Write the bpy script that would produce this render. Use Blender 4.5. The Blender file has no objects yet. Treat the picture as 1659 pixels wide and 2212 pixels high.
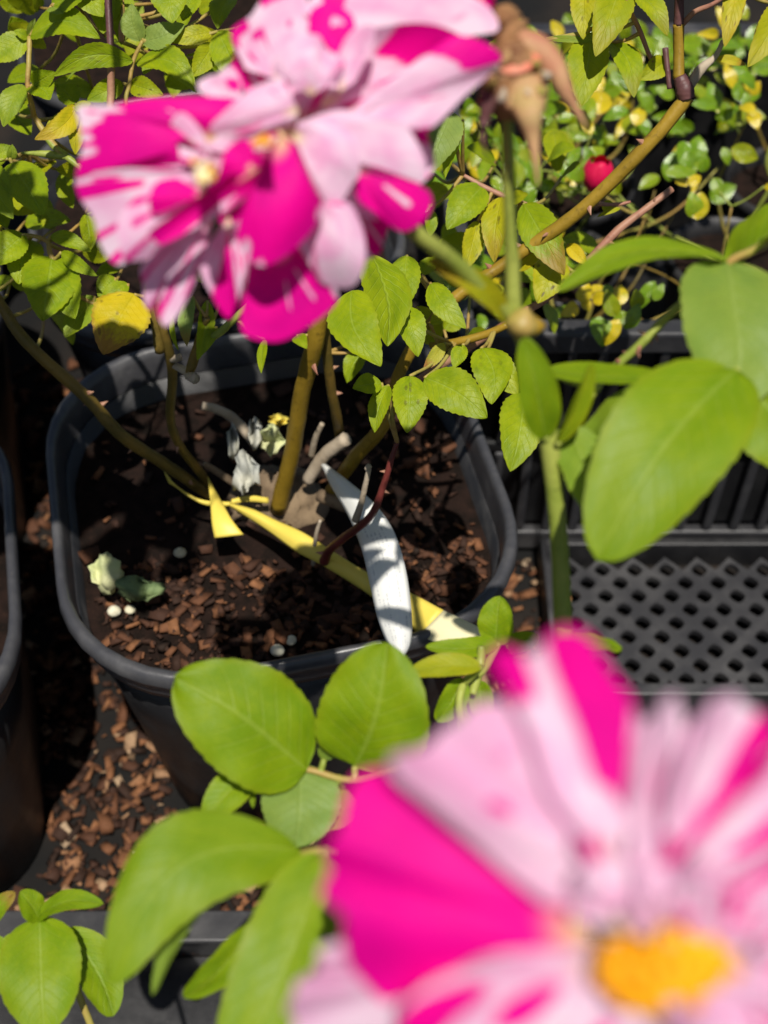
import bpy, bmesh, math, random
from mathutils import Vector, Matrix, noise as mnoise
import numpy as np

S = bpy.context.scene
C = S.collection
R = math.radians
random.seed(7)

# ------------------------------------------------------------------ camera, light, exposure
PITCH = 50.0
CAMZ = 0.90
cam = bpy.data.cameras.new('camera')
cam.sensor_fit = 'VERTICAL'; cam.sensor_height = 36.0; cam.sensor_width = 27.0
cam.lens = 45.0
cam.clip_start = 0.01; cam.clip_end = 300.0
cam.dof.use_dof = True
cam.dof.focus_distance = 0.635
cam.dof.aperture_fstop = 7.9
cam.dof.aperture_blades = 0
camo = bpy.data.objects.new('camera', cam); C.objects.link(camo)
camo.location = (0, 0, CAMZ); camo.rotation_euler = (R(90 - PITCH), 0, 0)
S.camera = camo

SUN_DIR = Vector((0.05, -0.34, 0.94)).normalized()          # towards the sun
elev = math.asin(SUN_DIR.z); azim = math.atan2(SUN_DIR.x, SUN_DIR.y)
w = bpy.data.worlds.new('World'); S.world = w; w.use_nodes = True
nt = w.node_tree; nt.nodes.clear()
sky = nt.nodes.new('ShaderNodeTexSky'); sky.sky_type = 'NISHITA'; sky.sun_disc = False
sky.sun_elevation = elev; sky.sun_rotation = azim
bg = nt.nodes.new('ShaderNodeBackground'); bg.inputs[1].default_value = 0.05
wo = nt.nodes.new('ShaderNodeOutputWorld')
nt.links.new(sky.outputs[0], bg.inputs[0]); nt.links.new(bg.outputs[0], wo.inputs[0])
sl = bpy.data.lights.new('sun', 'SUN'); sl.energy = 5.0; sl.angle = R(0.53); sl.color = (1.0, 0.95, 0.87)
so = bpy.data.objects.new('sun', sl); C.objects.link(so)
so.rotation_euler = SUN_DIR.to_track_quat('Z', 'Y').to_euler(); so.location = (0.5, -1, 3)

S.view_settings.view_transform = 'Standard'; S.view_settings.look = 'None'
S.view_settings.exposure = 0.2; S.view_settings.gamma = 1.0
S.view_settings.use_curve_mapping = False
try:
    S.cycles.use_denoising = True
    S.cycles.max_bounces = 7; S.cycles.diffuse_bounces = 3; S.cycles.glossy_bounces = 2
    S.cycles.transmission_bounces = 4; S.cycles.transparent_max_bounces = 4
    S.cycles.sample_clamp_indirect = 4.0
except Exception:
    pass

# ------------------------------------------------------------------ helpers
FV = 2765.0                     # focal length in view units (photograph reduced to 1659 x 2212)
_c, _s = math.cos(R(PITCH)), math.sin(R(PITCH))
def W(x, y, d):
    """photo direction (x, y) at optical depth d -> world point"""
    a = (x - 829.5) / FV * d; t = (y - 1106.0) / FV * d
    return Vector((a, d * _c - t * _s, CAMZ - d * _s - t * _c))
def onz(x, y, z):
    t = (y - 1106.0) / FV
    d = (CAMZ - z) / (_s + t * _c)
    return W(x, y, d)
def depth_of(p):
    return p.y * _c - (p.z - CAMZ) * _s
CAMP = Vector((0, 0, CAMZ))

def wloc(o):
    v = Vector((0, 0, 0))
    while o is not None:
        v += o.location; o = o.parent
    return v
def empty(name, loc, label=None, cat=None, group=None, rz=0):
    o = bpy.data.objects.new(name, None); C.objects.link(o)
    o.location = loc; o.rotation_euler = (0, 0, rz); o.empty_display_size = 0.02
    tag(o, label, cat, group); return o
def tag(o, label=None, cat=None, group=None, kind=None):
    if label: o['label'] = label
    if cat: o['category'] = cat
    if group: o['group'] = group
    if kind: o['kind'] = kind
    return o
def mesh(name, verts, faces, mat, parent=None, uvs=None, smooth=True, local=False, attr=None, color=None):
    off = Vector((0, 0, 0)) if (local or parent is None) else wloc(parent)
    me = bpy.data.meshes.new(name)
    me.from_pydata([(v[0] - off.x, v[1] - off.y, v[2] - off.z) for v in verts], [], faces)
    if uvs is not None:
        ul = me.uv_layers.new(name='UVMap')
        idx = np.empty(len(me.loops), dtype=np.int32); me.loops.foreach_get('vertex_index', idx)
        ul.data.foreach_set('uv', np.asarray(uvs, dtype=np.float32)[idx].ravel())
    if attr:
        for k, vals in attr.items():
            a = me.attributes.new(k, 'FLOAT', 'POINT'); a.data.foreach_set('value', np.asarray(vals, dtype=np.float32))
    if smooth: me.polygons.foreach_set('use_smooth', [True] * len(me.polygons))
    me.materials.append(mat); me.update()
    o = bpy.data.objects.new(name, me); C.objects.link(o)
    if parent is not None: o.parent = parent
    if color: o.color = color
    return o
def crom(pts, n):
    """Catmull-Rom through tuples of any length, n samples"""
    P = [np.array(p, dtype=float) for p in pts]
    if len(P) == 2:
        return [P[0] + (P[1] - P[0]) * i / (n - 1) for i in range(n)]
    E = [2 * P[0] - P[1]] + P + [2 * P[-1] - P[-2]]
    out = []
    for i in range(n):
        t = i / (n - 1) * (len(P) - 1); k = min(int(t), len(P) - 2); f = t - k
        a, b, c, d = E[k], E[k + 1], E[k + 2], E[k + 3]
        out.append(0.5 * (2 * b + (c - a) * f + (2 * a - 5 * b + 4 * c - d) * f * f + (3 * b - a - 3 * c + d) * f ** 3))
    return out
def tube(name, pts, rad, mat, parent=None, n=None, seg=9, wob=0.0, caps=True, color=None):
    """pts: world points, rad: list of radii (m) or one"""
    if not isinstance(rad, (list, tuple)): rad = [rad] * len(pts)
    n = n or max(6, len(pts) * 6)
    s = crom([(p[0], p[1], p[2], r) for p, r in zip(pts, rad)], n)
    V, F, U = [], [], []
    ref = Vector((0.3, 0.2, 1)).normalized()
    for i, q in enumerate(s):
        a = Vector(s[max(i - 1, 0)][:3]); b = Vector(s[min(i + 1, n - 1)][:3])
        t = (b - a).normalized()
        if abs(t.dot(ref)) > 0.95: ref = Vector((1, 0.1, 0)).normalized()
        x = t.cross(ref).normalized(); y = x.cross(t).normalized()
        ref = y
        for k in range(seg):
            an = 2 * math.pi * k / seg
            rr = q[3] * (1 + wob * mnoise.noise(Vector((i * 0.55, k * 1.3, q[3] * 900))))
            V.append(Vector(q[:3]) + x * (rr * math.cos(an)) + y * (rr * math.sin(an)))
            U.append((k / seg, i / (n - 1)))
    for i in range(n - 1):
        for k in range(seg):
            a = i * seg + k; b = i * seg + (k + 1) % seg
            F.append((a, b, b + seg, a + seg))
    if caps:
        F.append(tuple(range(seg - 1, -1, -1))); F.append(tuple((n - 1) * seg + k for k in range(seg)))
    return mesh(name, V, F, mat, parent, U, color=color)

# ------------------------------------------------------------------ materials
class NT:
    def __init__(s, name):
        s.m = bpy.data.materials.new(name); s.m.use_nodes = True
        s.t = s.m.node_tree; s.t.nodes.clear()
        s.out = s.t.nodes.new('ShaderNodeOutputMaterial')
    def n(s, typ, ins=None, **props):
        nd = s.t.nodes.new('ShaderNode' + typ)
        for k, v in props.items(): setattr(nd, k, v)
        for k, v in (ins or {}).items(): s.set(nd.inputs[k], v)
        return nd
    def set(s, sock, v):
        if hasattr(v, 'is_linked') or hasattr(v, 'links'): s.t.links.new(v, sock)
        else:
            if isinstance(v, (tuple, list)) and len(v) == 3 and sock.type == 'RGBA': v = (*v, 1)
            sock.default_value = v
    def math(s, op, a, b=0.0, c=0.0, clamp=False):
        nd = s.n('Math', {0: a, 1: b, 2: c}, operation=op, use_clamp=clamp); return nd.outputs[0]
    def mix(s, f, a, b, mode='MIX'):
        nd = s.n('Mix', None, data_type='RGBA', blend_type=mode, clamp_factor=True)
        s.set(nd.inputs[0], f); s.set(nd.inputs[6], a); s.set(nd.inputs[7], b); return nd.outputs[2]
    def step(s, x, lo, hi):
        nd = s.n('MapRange', {0: x, 1: lo, 2: hi, 3: 0.0, 4: 1.0}, interpolation_type='SMOOTHSTEP', clamp=True)
        return nd.outputs[0]
    def comb(s, x, y, z):
        return s.n('CombineXYZ', {0: x, 1: y, 2: z}).outputs[0]
    def noise(s, vec, scale, detail=2.0, rough=0.5, dim='3D'):
        return s.n('TexNoise', {'Vector': vec, 'Scale': scale, 'Detail': detail, 'Roughness': rough}, noise_dimensions=dim).outputs[0]
    def done(s, sh): s.t.links.new(sh, s.out.inputs[0]); return s.m
    def uv(s):
        u = s.n('UVMap'); sp = s.n('SeparateXYZ', {0: u.outputs[0]}); return u.outputs[0], sp.outputs[0], sp.outputs[1]

def leaf_mat(name, g1, g2, rough=0.42, spec=0.45, trans=0.34, tcol=(0.42, 0.55, 0.01)):
    m = NT(name); uv, u, v = m.uv()
    oi = m.n('ObjectInfo'); sp = m.n('SeparateColor', {0: oi.outputs['Color']})
    yel, spot, tip = sp.outputs[0], sp.outputs[1], sp.outputs[2]; und = oi.outputs['Alpha']
    rnd = m.math('MULTIPLY', oi.outputs['Random'], 37.0)
    a = m.math('ABSOLUTE', m.math('MULTIPLY', m.math('SUBTRACT', u, 0.5), 2.0))
    vec = m.comb(m.math('ADD', u, rnd), v, rnd)
    n1 = m.noise(vec, 3.0, 3.0); n2 = m.noise(vec, 14.0, 3.0); n3 = m.noise(vec, 40.0, 2.0)
    col = m.mix(m.step(n1, 0.3, 0.7), g1, g2)
    col = m.mix(m.math('MULTIPLY', oi.outputs['Random'], 0.28), col, (g1[0] * 0.6, g1[1] * 0.78, g1[2] * 1.6))
    col = m.mix(m.math('MULTIPLY', m.step(n2, 0.45, 0.75), 0.22), col, (g2[0] * 1.35, g2[1] * 1.2, g2[2]))
    # veins
    mid = m.step(a, 0.075, 0.015)
    q = m.math('SUBTRACT', m.math('MULTIPLY', v, 9.0), m.math('MULTIPLY', a, 2.6))
    fr = m.math('ABSOLUTE', m.math('SUBTRACT', m.math('FRACT', q), 0.5))
    lat = m.math('MULTIPLY', m.step(fr, 0.10, 0.01), m.step(a, 1.0, 0.55))
    vein = m.math('MAXIMUM', mid, m.math('MULTIPLY', lat, 0.55))
    col = m.mix(m.math('MULTIPLY', vein, 0.40), col, (0.30, 0.40, 0.055))
    # yellowing, spots, dry tip, pale underside
    yf = m.math('MULTIPLY', yel, m.math('ADD', 0.45, m.math('MULTIPLY', n1, 1.15)), clamp=True)
    col = m.mix(yf, col, (0.62, 0.47, 0.012))
    rim = m.math('MULTIPLY', m.step(a, 0.80, 1.0), m.math('ADD', 0.12, m.math('MULTIPLY', yel, 0.6)))
    col = m.mix(rim, col, (0.30, 0.20, 0.02))
    col = m.mix(und, col, (0.22, 0.31, 0.11))
    sv = m.n('TexVoronoi', {'Vector': vec, 'Scale': 4.2, 'Randomness': 1.0}).outputs[0]
    sf = m.math('MULTIPLY', m.step(m.math('ADD', sv, m.math('MULTIPLY', n2, 0.12)), 0.34, 0.20), spot)
    col = m.mix(sf, col, (0.055, 0.022, 0.014))
    tf = m.math('MULTIPLY', m.step(m.math('ADD', v, m.math('MULTIPLY', n2, 0.5)), 0.82, 1.10), tip)
    col = m.mix(tf, col, (0.33, 0.12, 0.035))
    hgt = m.math('ADD', m.math('MULTIPLY', vein, -0.6), m.math('MULTIPLY', n3, 0.35))
    bp = m.n('Bump', {'Height': hgt, 'Strength': 0.55, 'Distance': 0.0007})
    pr = m.n('BsdfPrincipled', {'Base Color': col, 'Roughness': m.math('ADD', rough - 0.06, m.math('MULTIPLY', n2, 0.16)), 'Specular IOR Level': spec, 'Normal': bp.outputs[0]})
    tc = m.mix(0.55, col, tcol)
    tr = m.n('BsdfTranslucent', {'Color': tc, 'Normal': bp.outputs[0]})
    mx = m.n('MixShader', {0: trans, 1: pr.outputs[0], 2: tr.outputs[0]})
    return m.done(mx.outputs[0])

def petal_mat(name):
    m = NT(name); uv, u, v = m.uv()
    at = m.n('Attribute', attribute_name='mag').outputs['Fac']
    oi = m.n('ObjectInfo'); rnd = m.math('MULTIPLY', oi.outputs['Random'], 61.0)
    u0 = u
    wp = m.noise(m.comb(m.math('MULTIPLY', u, 5.0), m.math('MULTIPLY', v, 4.0), rnd), 1.0, 2.0)
    u = m.math('ADD', u, m.math('MULTIPLY', m.math('SUBTRACT', wp, 0.5), 0.10))
    st = m.noise(m.comb(m.math('MULTIPLY', u, 16.0), m.math('MULTIPLY', v, 1.6), rnd), 1.0, 3.0, 0.6)
    fine = m.noise(m.comb(m.math('MULTIPLY', u, 70.0), m.math('MULTIPLY', v, 3.0), rnd), 1.0, 2.0)
    bl = m.noise(m.comb(m.math('MULTIPLY', u, 3.0), m.math('MULTIPLY', v, 3.0), rnd), 1.0, 2.0)
    val = m.math('ADD', at, m.math('MULTIPLY', m.math('SUBTRACT', st, 0.5), 0.75))
    fac = m.step(val, 0.36, 0.60)
    pale = m.mix(m.step(bl, 0.3, 0.7), (0.84, 0.64, 0.77), (0.78, 0.37, 0.60))
    pale = m.mix(m.math('MULTIPLY', m.step(st, 0.56, 0.76), 0.38), pale, (0.78, 0.20, 0.50))
    pale = m.mix(m.math('MULTIPLY', fine, 0.18), pale, (0.85, 0.72, 0.80))
    mag = m.mix(m.step(bl, 0.3, 0.75), (0.86, 0.001, 0.30), (0.70, 0.001, 0.27))
    col = m.mix(fac, pale, mag)
    col = m.mix(m.math('MULTIPLY', m.step(v, 0.26, 0.04), 0.85), col, (0.80, 0.66, 0.34))
    hgt = m.math('ADD', fine, m.math('MULTIPLY', bl, 1.5))
    bp = m.n('Bump', {'Height': hgt, 'Strength': 0.35, 'Distance': 0.0009})
    pr = m.n('BsdfPrincipled', {'Base Color': col, 'Roughness': 0.55, 'Specular IOR Level': 0.12, 'Normal': bp.outputs[0]})
    tr = m.n('BsdfTranslucent', {'Color': col})
    mx = m.n('MixShader', {0: 0.36, 1: pr.outputs[0], 2: tr.outputs[0]})
    return m.done(mx.outputs[0])

def bark_mat(name, c1, c2, rough=0.5, scale=1.0, spec=0.35, c3=None):
    m = NT(name); uv, u, v = m.uv()
    tc = m.n('TexCoord').outputs['Object']
    n1 = m.noise(tc, 45 * scale, 4.0); n2 = m.noise(tc, 300 * scale, 3.0)
    col = m.mix(m.step(n1, 0.32, 0.68), c1, c2)
    col = m.mix(m.math('MULTIPLY', m.step(n2, 0.55, 0.75), 0.5), col, c3 or (c1[0] * 0.4, c1[1] * 0.4, c1[2] * 0.4))
    bp = m.n('Bump', {'Height': m.math('ADD', n2, n1), 'Strength': 0.35, 'Distance': 0.001})
    pr = m.n('BsdfPrincipled', {'Base Color': col, 'Roughness': rough, 'Specular IOR Level': spec, 'Normal': bp.outputs[0]})
    return m.done(pr.outputs[0])

def plastic_mat(name, base=0.010, dust=0.036, rough=0.42, spec=0.5):
    m = NT(name); tc = m.n('TexCoord').outputs['Object']
    n1 = m.noise(tc, 22.0, 5.0, 0.65); n2 = m.noise(tc, 260.0, 3.0)
    n3 = m.noise(m.n('Mapping', {0: tc, 3: (14, 14, 2.0)}).outputs[0], 6.0, 4.0)
    d = m.math('MULTIPLY', m.step(n1, 0.38, 0.75), m.math('ADD', 0.35, m.math('MULTIPLY', n3, 0.8)), clamp=True)
    col = m.mix(d, (base, base, base * 1.12), (dust, dust * 0.97, dust * 0.98))
    sp = m.step(n2, 0.70, 0.80)
    col = m.mix(m.math('MULTIPLY', sp, 0.4), col, (0.16, 0.14, 0.12))
    bp = m.n('Bump', {'Height': m.math('ADD', n1, m.math('MULTIPLY', n2, 0.3)), 'Strength': 0.18, 'Distance': 0.002})
    pr = m.n('BsdfPrincipled', {'Base Color': col, 'Roughness': m.math('ADD', rough, m.math('MULTIPLY', d, 0.25)), 'Specular IOR Level': spec, 'Normal': bp.outputs[0]})
    return m.done(pr.outputs[0])

def attr_mat(name, rough=0.8):
    """chips: colour from a per-chip attribute"""
    m = NT(name)
    a = m.n('Attribute', attribute_name='tone').outputs['Fac']
    cr = m.n('ValToRGB', {0: a}); el = cr.color_ramp.elements
    cols = [(0.0, (0.012, 0.008, 0.006)), (0.35, (0.05, 0.022, 0.014)), (0.6, (0.15, 0.06, 0.028)), (0.8, (0.30, 0.13, 0.055)), (0.92, (0.44, 0.28, 0.16)), (1.0, (0.55, 0.46, 0.33))]
    el[0].position, el[0].color = 0.0, (*cols[0][1], 1); el[1].position, el[1].color = 1.0, (*cols[-1][1], 1)
    for p, c in cols[1:-1]:
        e = el.new(p); e.color = (*c, 1)
    tc = m.n('TexCoord').outputs['Object']; n = m.noise(tc, 400, 4.0)
    col = m.mix(m.math('MULTIPLY', n, 0.7), cr.outputs[0], (0.03, 0.016, 0.01))
    bp = m.n('Bump', {'Height': n, 'Strength': 0.5, 'Distance': 0.001})
    pr = m.n('BsdfPrincipled', {'Base Color': col, 'Roughness': rough, 'Specular IOR Level': 0.2, 'Normal': bp.outputs[0]})
    return m.done(pr.outputs[0])

def tag_mat(name, c, printed):
    m = NT(name); uv, u, v = m.uv()
    n = m.noise(uv, 9.0, 4.0)
    col = m.mix(m.math('MULTIPLY', m.step(n, 0.45, 0.8), 0.25), c, (c[0] * 0.8, c[1] * 0.78, c[2] * 0.74))
    if printed:                                             # rows of small worn print along the strip
        rows = m.math('MULTIPLY', u, 9.0)
        fr = m.math('ABSOLUTE', m.math('SUBTRACT', m.math('FRACT', rows), 0.5))
        idn = m.math('FLOOR', rows)
        ch = m.noise(m.comb(m.math('MULTIPLY', v, 190.0), idn, 3.3), 1.0, 1.0)
        wd = m.noise(m.comb(m.math('MULTIPLY', v, 14.0), m.math('MULTIPLY', idn, 5.1), 9.0), 1.0, 1.0)
        ink = m.math('MULTIPLY', m.math('MULTIPLY', m.step(fr, 0.30, 0.18), m.step(ch, 0.46, 0.54)), m.step(wd, 0.47, 0.53))
        ink = m.math('MULTIPLY', ink, m.math('MULTIPLY', m.step(v, 0.30, 0.34), m.step(v, 0.93, 0.89)))
        ink = m.math('MULTIPLY', ink, m.math('MULTIPLY', m.step(u, 0.12, 0.16), m.step(u, 0.88, 0.84)))
        col = m.mix(m.math('MULTIPLY', ink, 0.42), col, (0.25, 0.27, 0.32))
    pr = m.n('BsdfPrincipled', {'Base Color': col, 'Roughness': 0.45, 'Specular IOR Level': 0.4})
    tr = m.n('BsdfTranslucent', {'Color': col})
    mx = m.n('MixShader', {0: 0.18, 1: pr.outputs[0], 2: tr.outputs[0]})
    return m.done(mx.outputs[0])

def ground_mat():
    m = NT('weed_mat'); tc = m.n('TexCoord').outputs['Object']
    wv = m.n('TexWave', {'Vector': tc, 'Scale': 150.0, 'Distortion': 0.6}, bands_direction='X').outputs[1]
    wv2 = m.n('TexWave', {'Vector': tc, 'Scale': 150.0, 'Distortion': 0.6}, bands_direction='Y').outputs[1]
    n = m.noise(tc, 9.0, 6.0); k = m.math('MULTIPLY', wv, wv2)
    col = m.mix(m.step(n, 0.4, 0.75), (0.006, 0.006, 0.006), (0.022, 0.016, 0.012))
    bp = m.n('Bump', {'Height': k, 'Strength': 0.5, 'Distance': 0.001})
    return m.done(m.n('BsdfPrincipled', {'Base Color': col, 'Roughness': 0.85, 'Specular IOR Level': 0.2, 'Normal': bp.outputs[0]}).outputs[0])

M = {}
M['leaf'] = leaf_mat('rose_leaf', (0.200, 0.285, 0.003), (0.310, 0.380, 0.004), spec=0.3)
M['fleaf'] = leaf_mat('young_rose_leaf', (0.165, 0.275, 0.003), (0.225, 0.320, 0.003), rough=0.5, spec=0.3, tcol=(0.46, 0.56, 0.004))
M['sleaf'] = leaf_mat('glossy_small_leaf', (0.115, 0.240, 0.006), (0.190, 0.310, 0.006), rough=0.20, spec=0.7, trans=0.30)
M['petal'] = petal_mat('striped_petal')
M['cane'] = bark_mat('cane_bark', (0.22, 0.14, 0.012), (0.30, 0.19, 0.018), 0.45)
M['canedk'] = bark_mat('cane_bark_olive', (0.10, 0.075, 0.014), (0.19, 0.12, 0.022), 0.5)
M['green'] = bark_mat('green_stem', (0.20, 0.25, 0.035), (0.30, 0.33, 0.065), 0.45)
M['petiole'] = bark_mat('leaf_stalk', (0.33, 0.20, 0.055), (0.30, 0.27, 0.060), 0.5)
M['pink'] = bark_mat('pinkish_twig', (0.30, 0.13, 0.085), (0.36, 0.20, 0.12), 0.55)
M['purple'] = bark_mat('purple_bark', (0.075, 0.030, 0.034), (0.13, 0.055, 0.050), 0.5)
M['red'] = bark_mat('red_twig', (0.10, 0.018, 0.015), (0.17, 0.035, 0.028), 0.42)
M['grey'] = bark_mat('dry_grey_wood', (0.30, 0.24, 0.17), (0.42, 0.35, 0.26), 0.75)
M['crown'] = bark_mat('old_bark', (0.11, 0.075, 0.045), (0.24, 0.17, 0.10), 0.8)
M['sepal'] = bark_mat('dry_sepal', (0.37, 0.145, 0.095), (0.38, 0.27, 0.11), 0.6, 1.6, 0.2, (0.40, 0.22, 0.12))
M['dry'] = bark_mat('dry_flower', (0.30, 0.16, 0.07), (0.12, 0.05, 0.025), 0.8, 3.0, 0.1, (0.50, 0.36, 0.22))
M['salmon'] = bark_mat('salmon_disc', (0.60, 0.16, 0.10), (0.55, 0.24, 0.15), 0.6, 2.0, 0.2, (0.5, 0.25, 0.15))
M['stamen'] = bark_mat('golden_stamen', (0.72, 0.29, 0.002), (0.80, 0.40, 0.004), 0.6, 3.0, 0.2, (0.60, 0.20, 0.003))
M['cream'] = bark_mat('cream_style', (0.75, 0.66, 0.35), (0.8, 0.72, 0.5), 0.6)
M['plastic'] = plastic_mat('black_plastic')
M['rimp'] = plastic_mat('sunlit_grey_rim_plastic', 0.038, 0.090, 0.34)  # rim's sunlit grey put into the colour, lighter than the wall plastic
M['plasticdk'] = plastic_mat('matt_black_crate_plastic', 0.007, 0.018, 0.5, 0.22)
M['plasticlt'] = plastic_mat('lighter_black_plastic', 0.022, 0.060, 0.45)  # lighter black plastic for lattice, flanges, crate rims and some ribs
M['chip'] = attr_mat('bark_chip')
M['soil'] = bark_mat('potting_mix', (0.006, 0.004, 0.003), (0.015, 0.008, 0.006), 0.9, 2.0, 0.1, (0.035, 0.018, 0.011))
M['wtag'] = tag_mat('white_plastic_tag', (0.80, 0.80, 0.76), True)
M['ytag'] = tag_mat('yellow_plastic_tag', (0.78, 0.62, 0.10), False)
M['yend'] = tag_mat('pale_tag_end', (0.80, 0.74, 0.46), False)
M['ash'] = bark_mat('withered_grey', (0.28, 0.29, 0.27), (0.42, 0.41, 0.34), 0.8)
M['paledry'] = bark_mat('pale_dry_leaf', (0.40, 0.44, 0.20), (0.50, 0.50, 0.27), 0.8)
M['dullgreen'] = bark_mat('dull_green_leaf', (0.10, 0.15, 0.06), (0.17, 0.22, 0.09), 0.8)
M['budred'] = bark_mat('red_bud', (0.62, 0.004, 0.07), (0.50, 0.004, 0.05), 0.5)
M['ground'] = ground_mat()
M['pebble'] = bark_mat('pale_perlite', (0.55, 0.50, 0.32), (0.62, 0.60, 0.48), 0.8)

# ------------------------------------------------------------------ shapes for plants
def leaf(parent, bx, by, tx, ty, wpx, d0, d1=None, mat='leaf', roll=None, bend=None, fold=None, yel=0.0, spot=0.0, tip=0.0, und=0.0,
         curve=0.0, nv=34, nu=8, teeth=11, label=None, name='leaf', rnd=None):
    """leaf blade from its base to its tip; wpx is the full width in view units"""
    d1 = d0 if d1 is None else d1
    P0, P1 = W(bx, by, d0), W(tx, ty, d1)
    return leaf3(parent, P0, P1, wpx * 0.5 * (d0 + d1) / FV, mat, roll, bend, fold, yel, spot, tip, und, curve, nv, nu, teeth, label, name, rnd)
def leaf3(parent, P0, P1, width, mat='leaf', roll=None, bend=None, fold=None, yel=0.0, spot=0.0, tip=0.0, und=0.0, curve=0.0,
          nv=34, nu=8, teeth=11, label=None, name='leaf', rnd=None, nrm=None):
    rg = random.Random(int((P0.x * 7919 + P0.y * 104729 + P0.z * 1299709 + P1.x * 31337) * 1000) & 0xffffff)
    roll = rg.uniform(-22, 22) if roll is None else roll
    bend = rg.uniform(0.02, 0.14) if bend is None else bend
    fold = rg.uniform(0.06, 0.28) if fold is None else fold
    ax = P1 - P0; L = ax.length; ax.normalize()
    view = (CAMP - (P0 + P1) * 0.5).normalized()
    nn = (view * 0.75 + Vector((0.05, -0.1, 0.45)))
    if nrm is not None: nn = nrm
    nn = (nn - ax * nn.dot(ax)).normalized()
    nn = Matrix.Rotation(R(roll), 3, ax) @ nn
    sd = ax.cross(nn).normalized()
    V, U, F = [], [], []
    ph = rg.uniform(0, 6.28); wob = rg.uniform(0.2, 0.6)
    hw = width * 0.5
    for i in range(nv + 1):
        v = i / nv
        prof = (math.sin(math.pi * min(1, v ** 0.82)) ** 0.78) if 0 < v < 1 else 0.0
        prof *= 1.0 + 0.12 * (1 - v)
        k = ({'fleaf': 0.72, 'leaf': 0.10, 'sleaf': 0.06}[mat]) if rnd is None else rnd
        prof = prof * (1 - k) + k * math.sqrt(max(0.0, 1 - abs(2 * v ** 0.93 - 1) ** 2.3))
        prof = max(prof, 0.02)
        tw = (v * teeth) % 1.0
        tooth = 1 + ((0.035 if mat == 'fleaf' else 0.085) * (tw - 0.6) if teeth and 0.06 < v < 0.97 else 0)
        cx = math.sin(math.pi * v) * curve * L
        for j in range(nu + 1):
            uu = -1 + 2 * j / nu
            edge = abs(uu) > 0.99
            x = uu * hw * prof * (tooth if edge else 1.0)
            lift = math.sin(math.pi * v) * bend * L - v * v * bend * 0.3 * L
            f = abs(uu) ** 1.3 * hw * prof * fold
            ruff = 0.07 * hw * wob * abs(uu) ** 2 * math.sin(v * 19 + ph + uu * 1.5) + 0.045 * hw * math.sin(uu * 5 + ph) * math.sin(v * 9 + ph)
            quil = -0.035 * hw * math.cos((v * 9 - abs(uu) * 2.6) * 2 * math.pi) * (1 - abs(uu)) * prof
            V.append(P0 + ax * (L * v) + sd * (x + cx) + nn * (lift + f * (-1 if fold < 0 else 1) * (1 if fold >= 0 else -1) + ruff + quil))
            U.append(((uu + 1) / 2, v))
    for i in range(nv):
        for j in range(nu):
            a = i * (nu + 1) + j
            F.append((a, a + 1, a + nu + 2, a + nu + 1))
    o = mesh(name, V, F, M[mat], parent, U, color=(yel, spot, tip, und))
    if label: o['label'] = label
    return o

def petal(parent, base, outline, stripes=(), solid=0.0, cup=0.0, ruff=0.004, mat='petal', nu=44, nv=22, label=None, seed=0, curl=0.0, spots=(), hole=0.0, wav=1.0):
    """base (x, y, depth); outline [(x, y, depth offset)] from one side of the petal to the other, seen from the base.
    stripes: (u centre, half width, v start, v end, strength)"""
    bx, by, bd = base
    ou = crom([(p[0], p[1], p[2] if len(p) > 2 else 0.0) for p in outline], nu + 1)
    V, U, F, A = [], [], [], []
    ph = seed * 1.7 + bx * 0.01
    for j in range(nv + 1):
        v = hole + (1 - hole) * j / nv
        for i in range(nu + 1):
            u = i / nu; o = ou[i]
            vv = v * (1 + 0.020 * v * math.sin(u * 21 * wav + ph) + 0.010 * v * math.sin(u * 47 * wav + ph * 2))
            d = bd + o[2] * (v ** 1.4) + cup * math.sin(math.pi * v) * (0.6 + 0.4 * math.sin(math.pi * u))
            d += ruff * (v ** 2) * (math.sin(u * 15 * wav + ph) + 0.6 * math.sin(u * 27 * wav + ph * 1.3 + v * 2)) * 0.6
            d += curl * max(0.0, v - 0.75) ** 2 * 16
            V.append(W(bx + (o[0] - bx) * vv, by + (o[1] - by) * vv, d)); U.append((u, v))
            a = solid
            for (uc, hw, v0, v1, s) in stripes:
                fu = max(0.0, min(1.0, (hw * (0.55 + 0.45 * v) - abs(u - uc)) / (0.35 * hw) + 0.5))
                fv = max(0.0, min(1.0, (v - v0) / 0.12)) * max(0.0, min(1.0, (v1 - v) / 0.10 + (1 if v1 >= 1 else 0)))
                k = fu * fv
                a = a * (1 - k) + s * k
            for (uc, vc, ru, rv, s) in spots:
                k = max(0.0, min(1.0, 1.6 - 1.6 * math.hypot((u - uc) / ru, (v - vc) / rv)))
                a = a * (1 - k) + s * k
            A.append(a)
    for j in range(nv):
        for i in range(nu):
            a = j * (nu + 1) + i
            F.append((a, a + 1, a + nu + 2, a + nu + 1))
    o = mesh('petal', V, F, M[mat], parent, U, attr={'mag': A})
    if label: o['label'] = label
    return o

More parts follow.
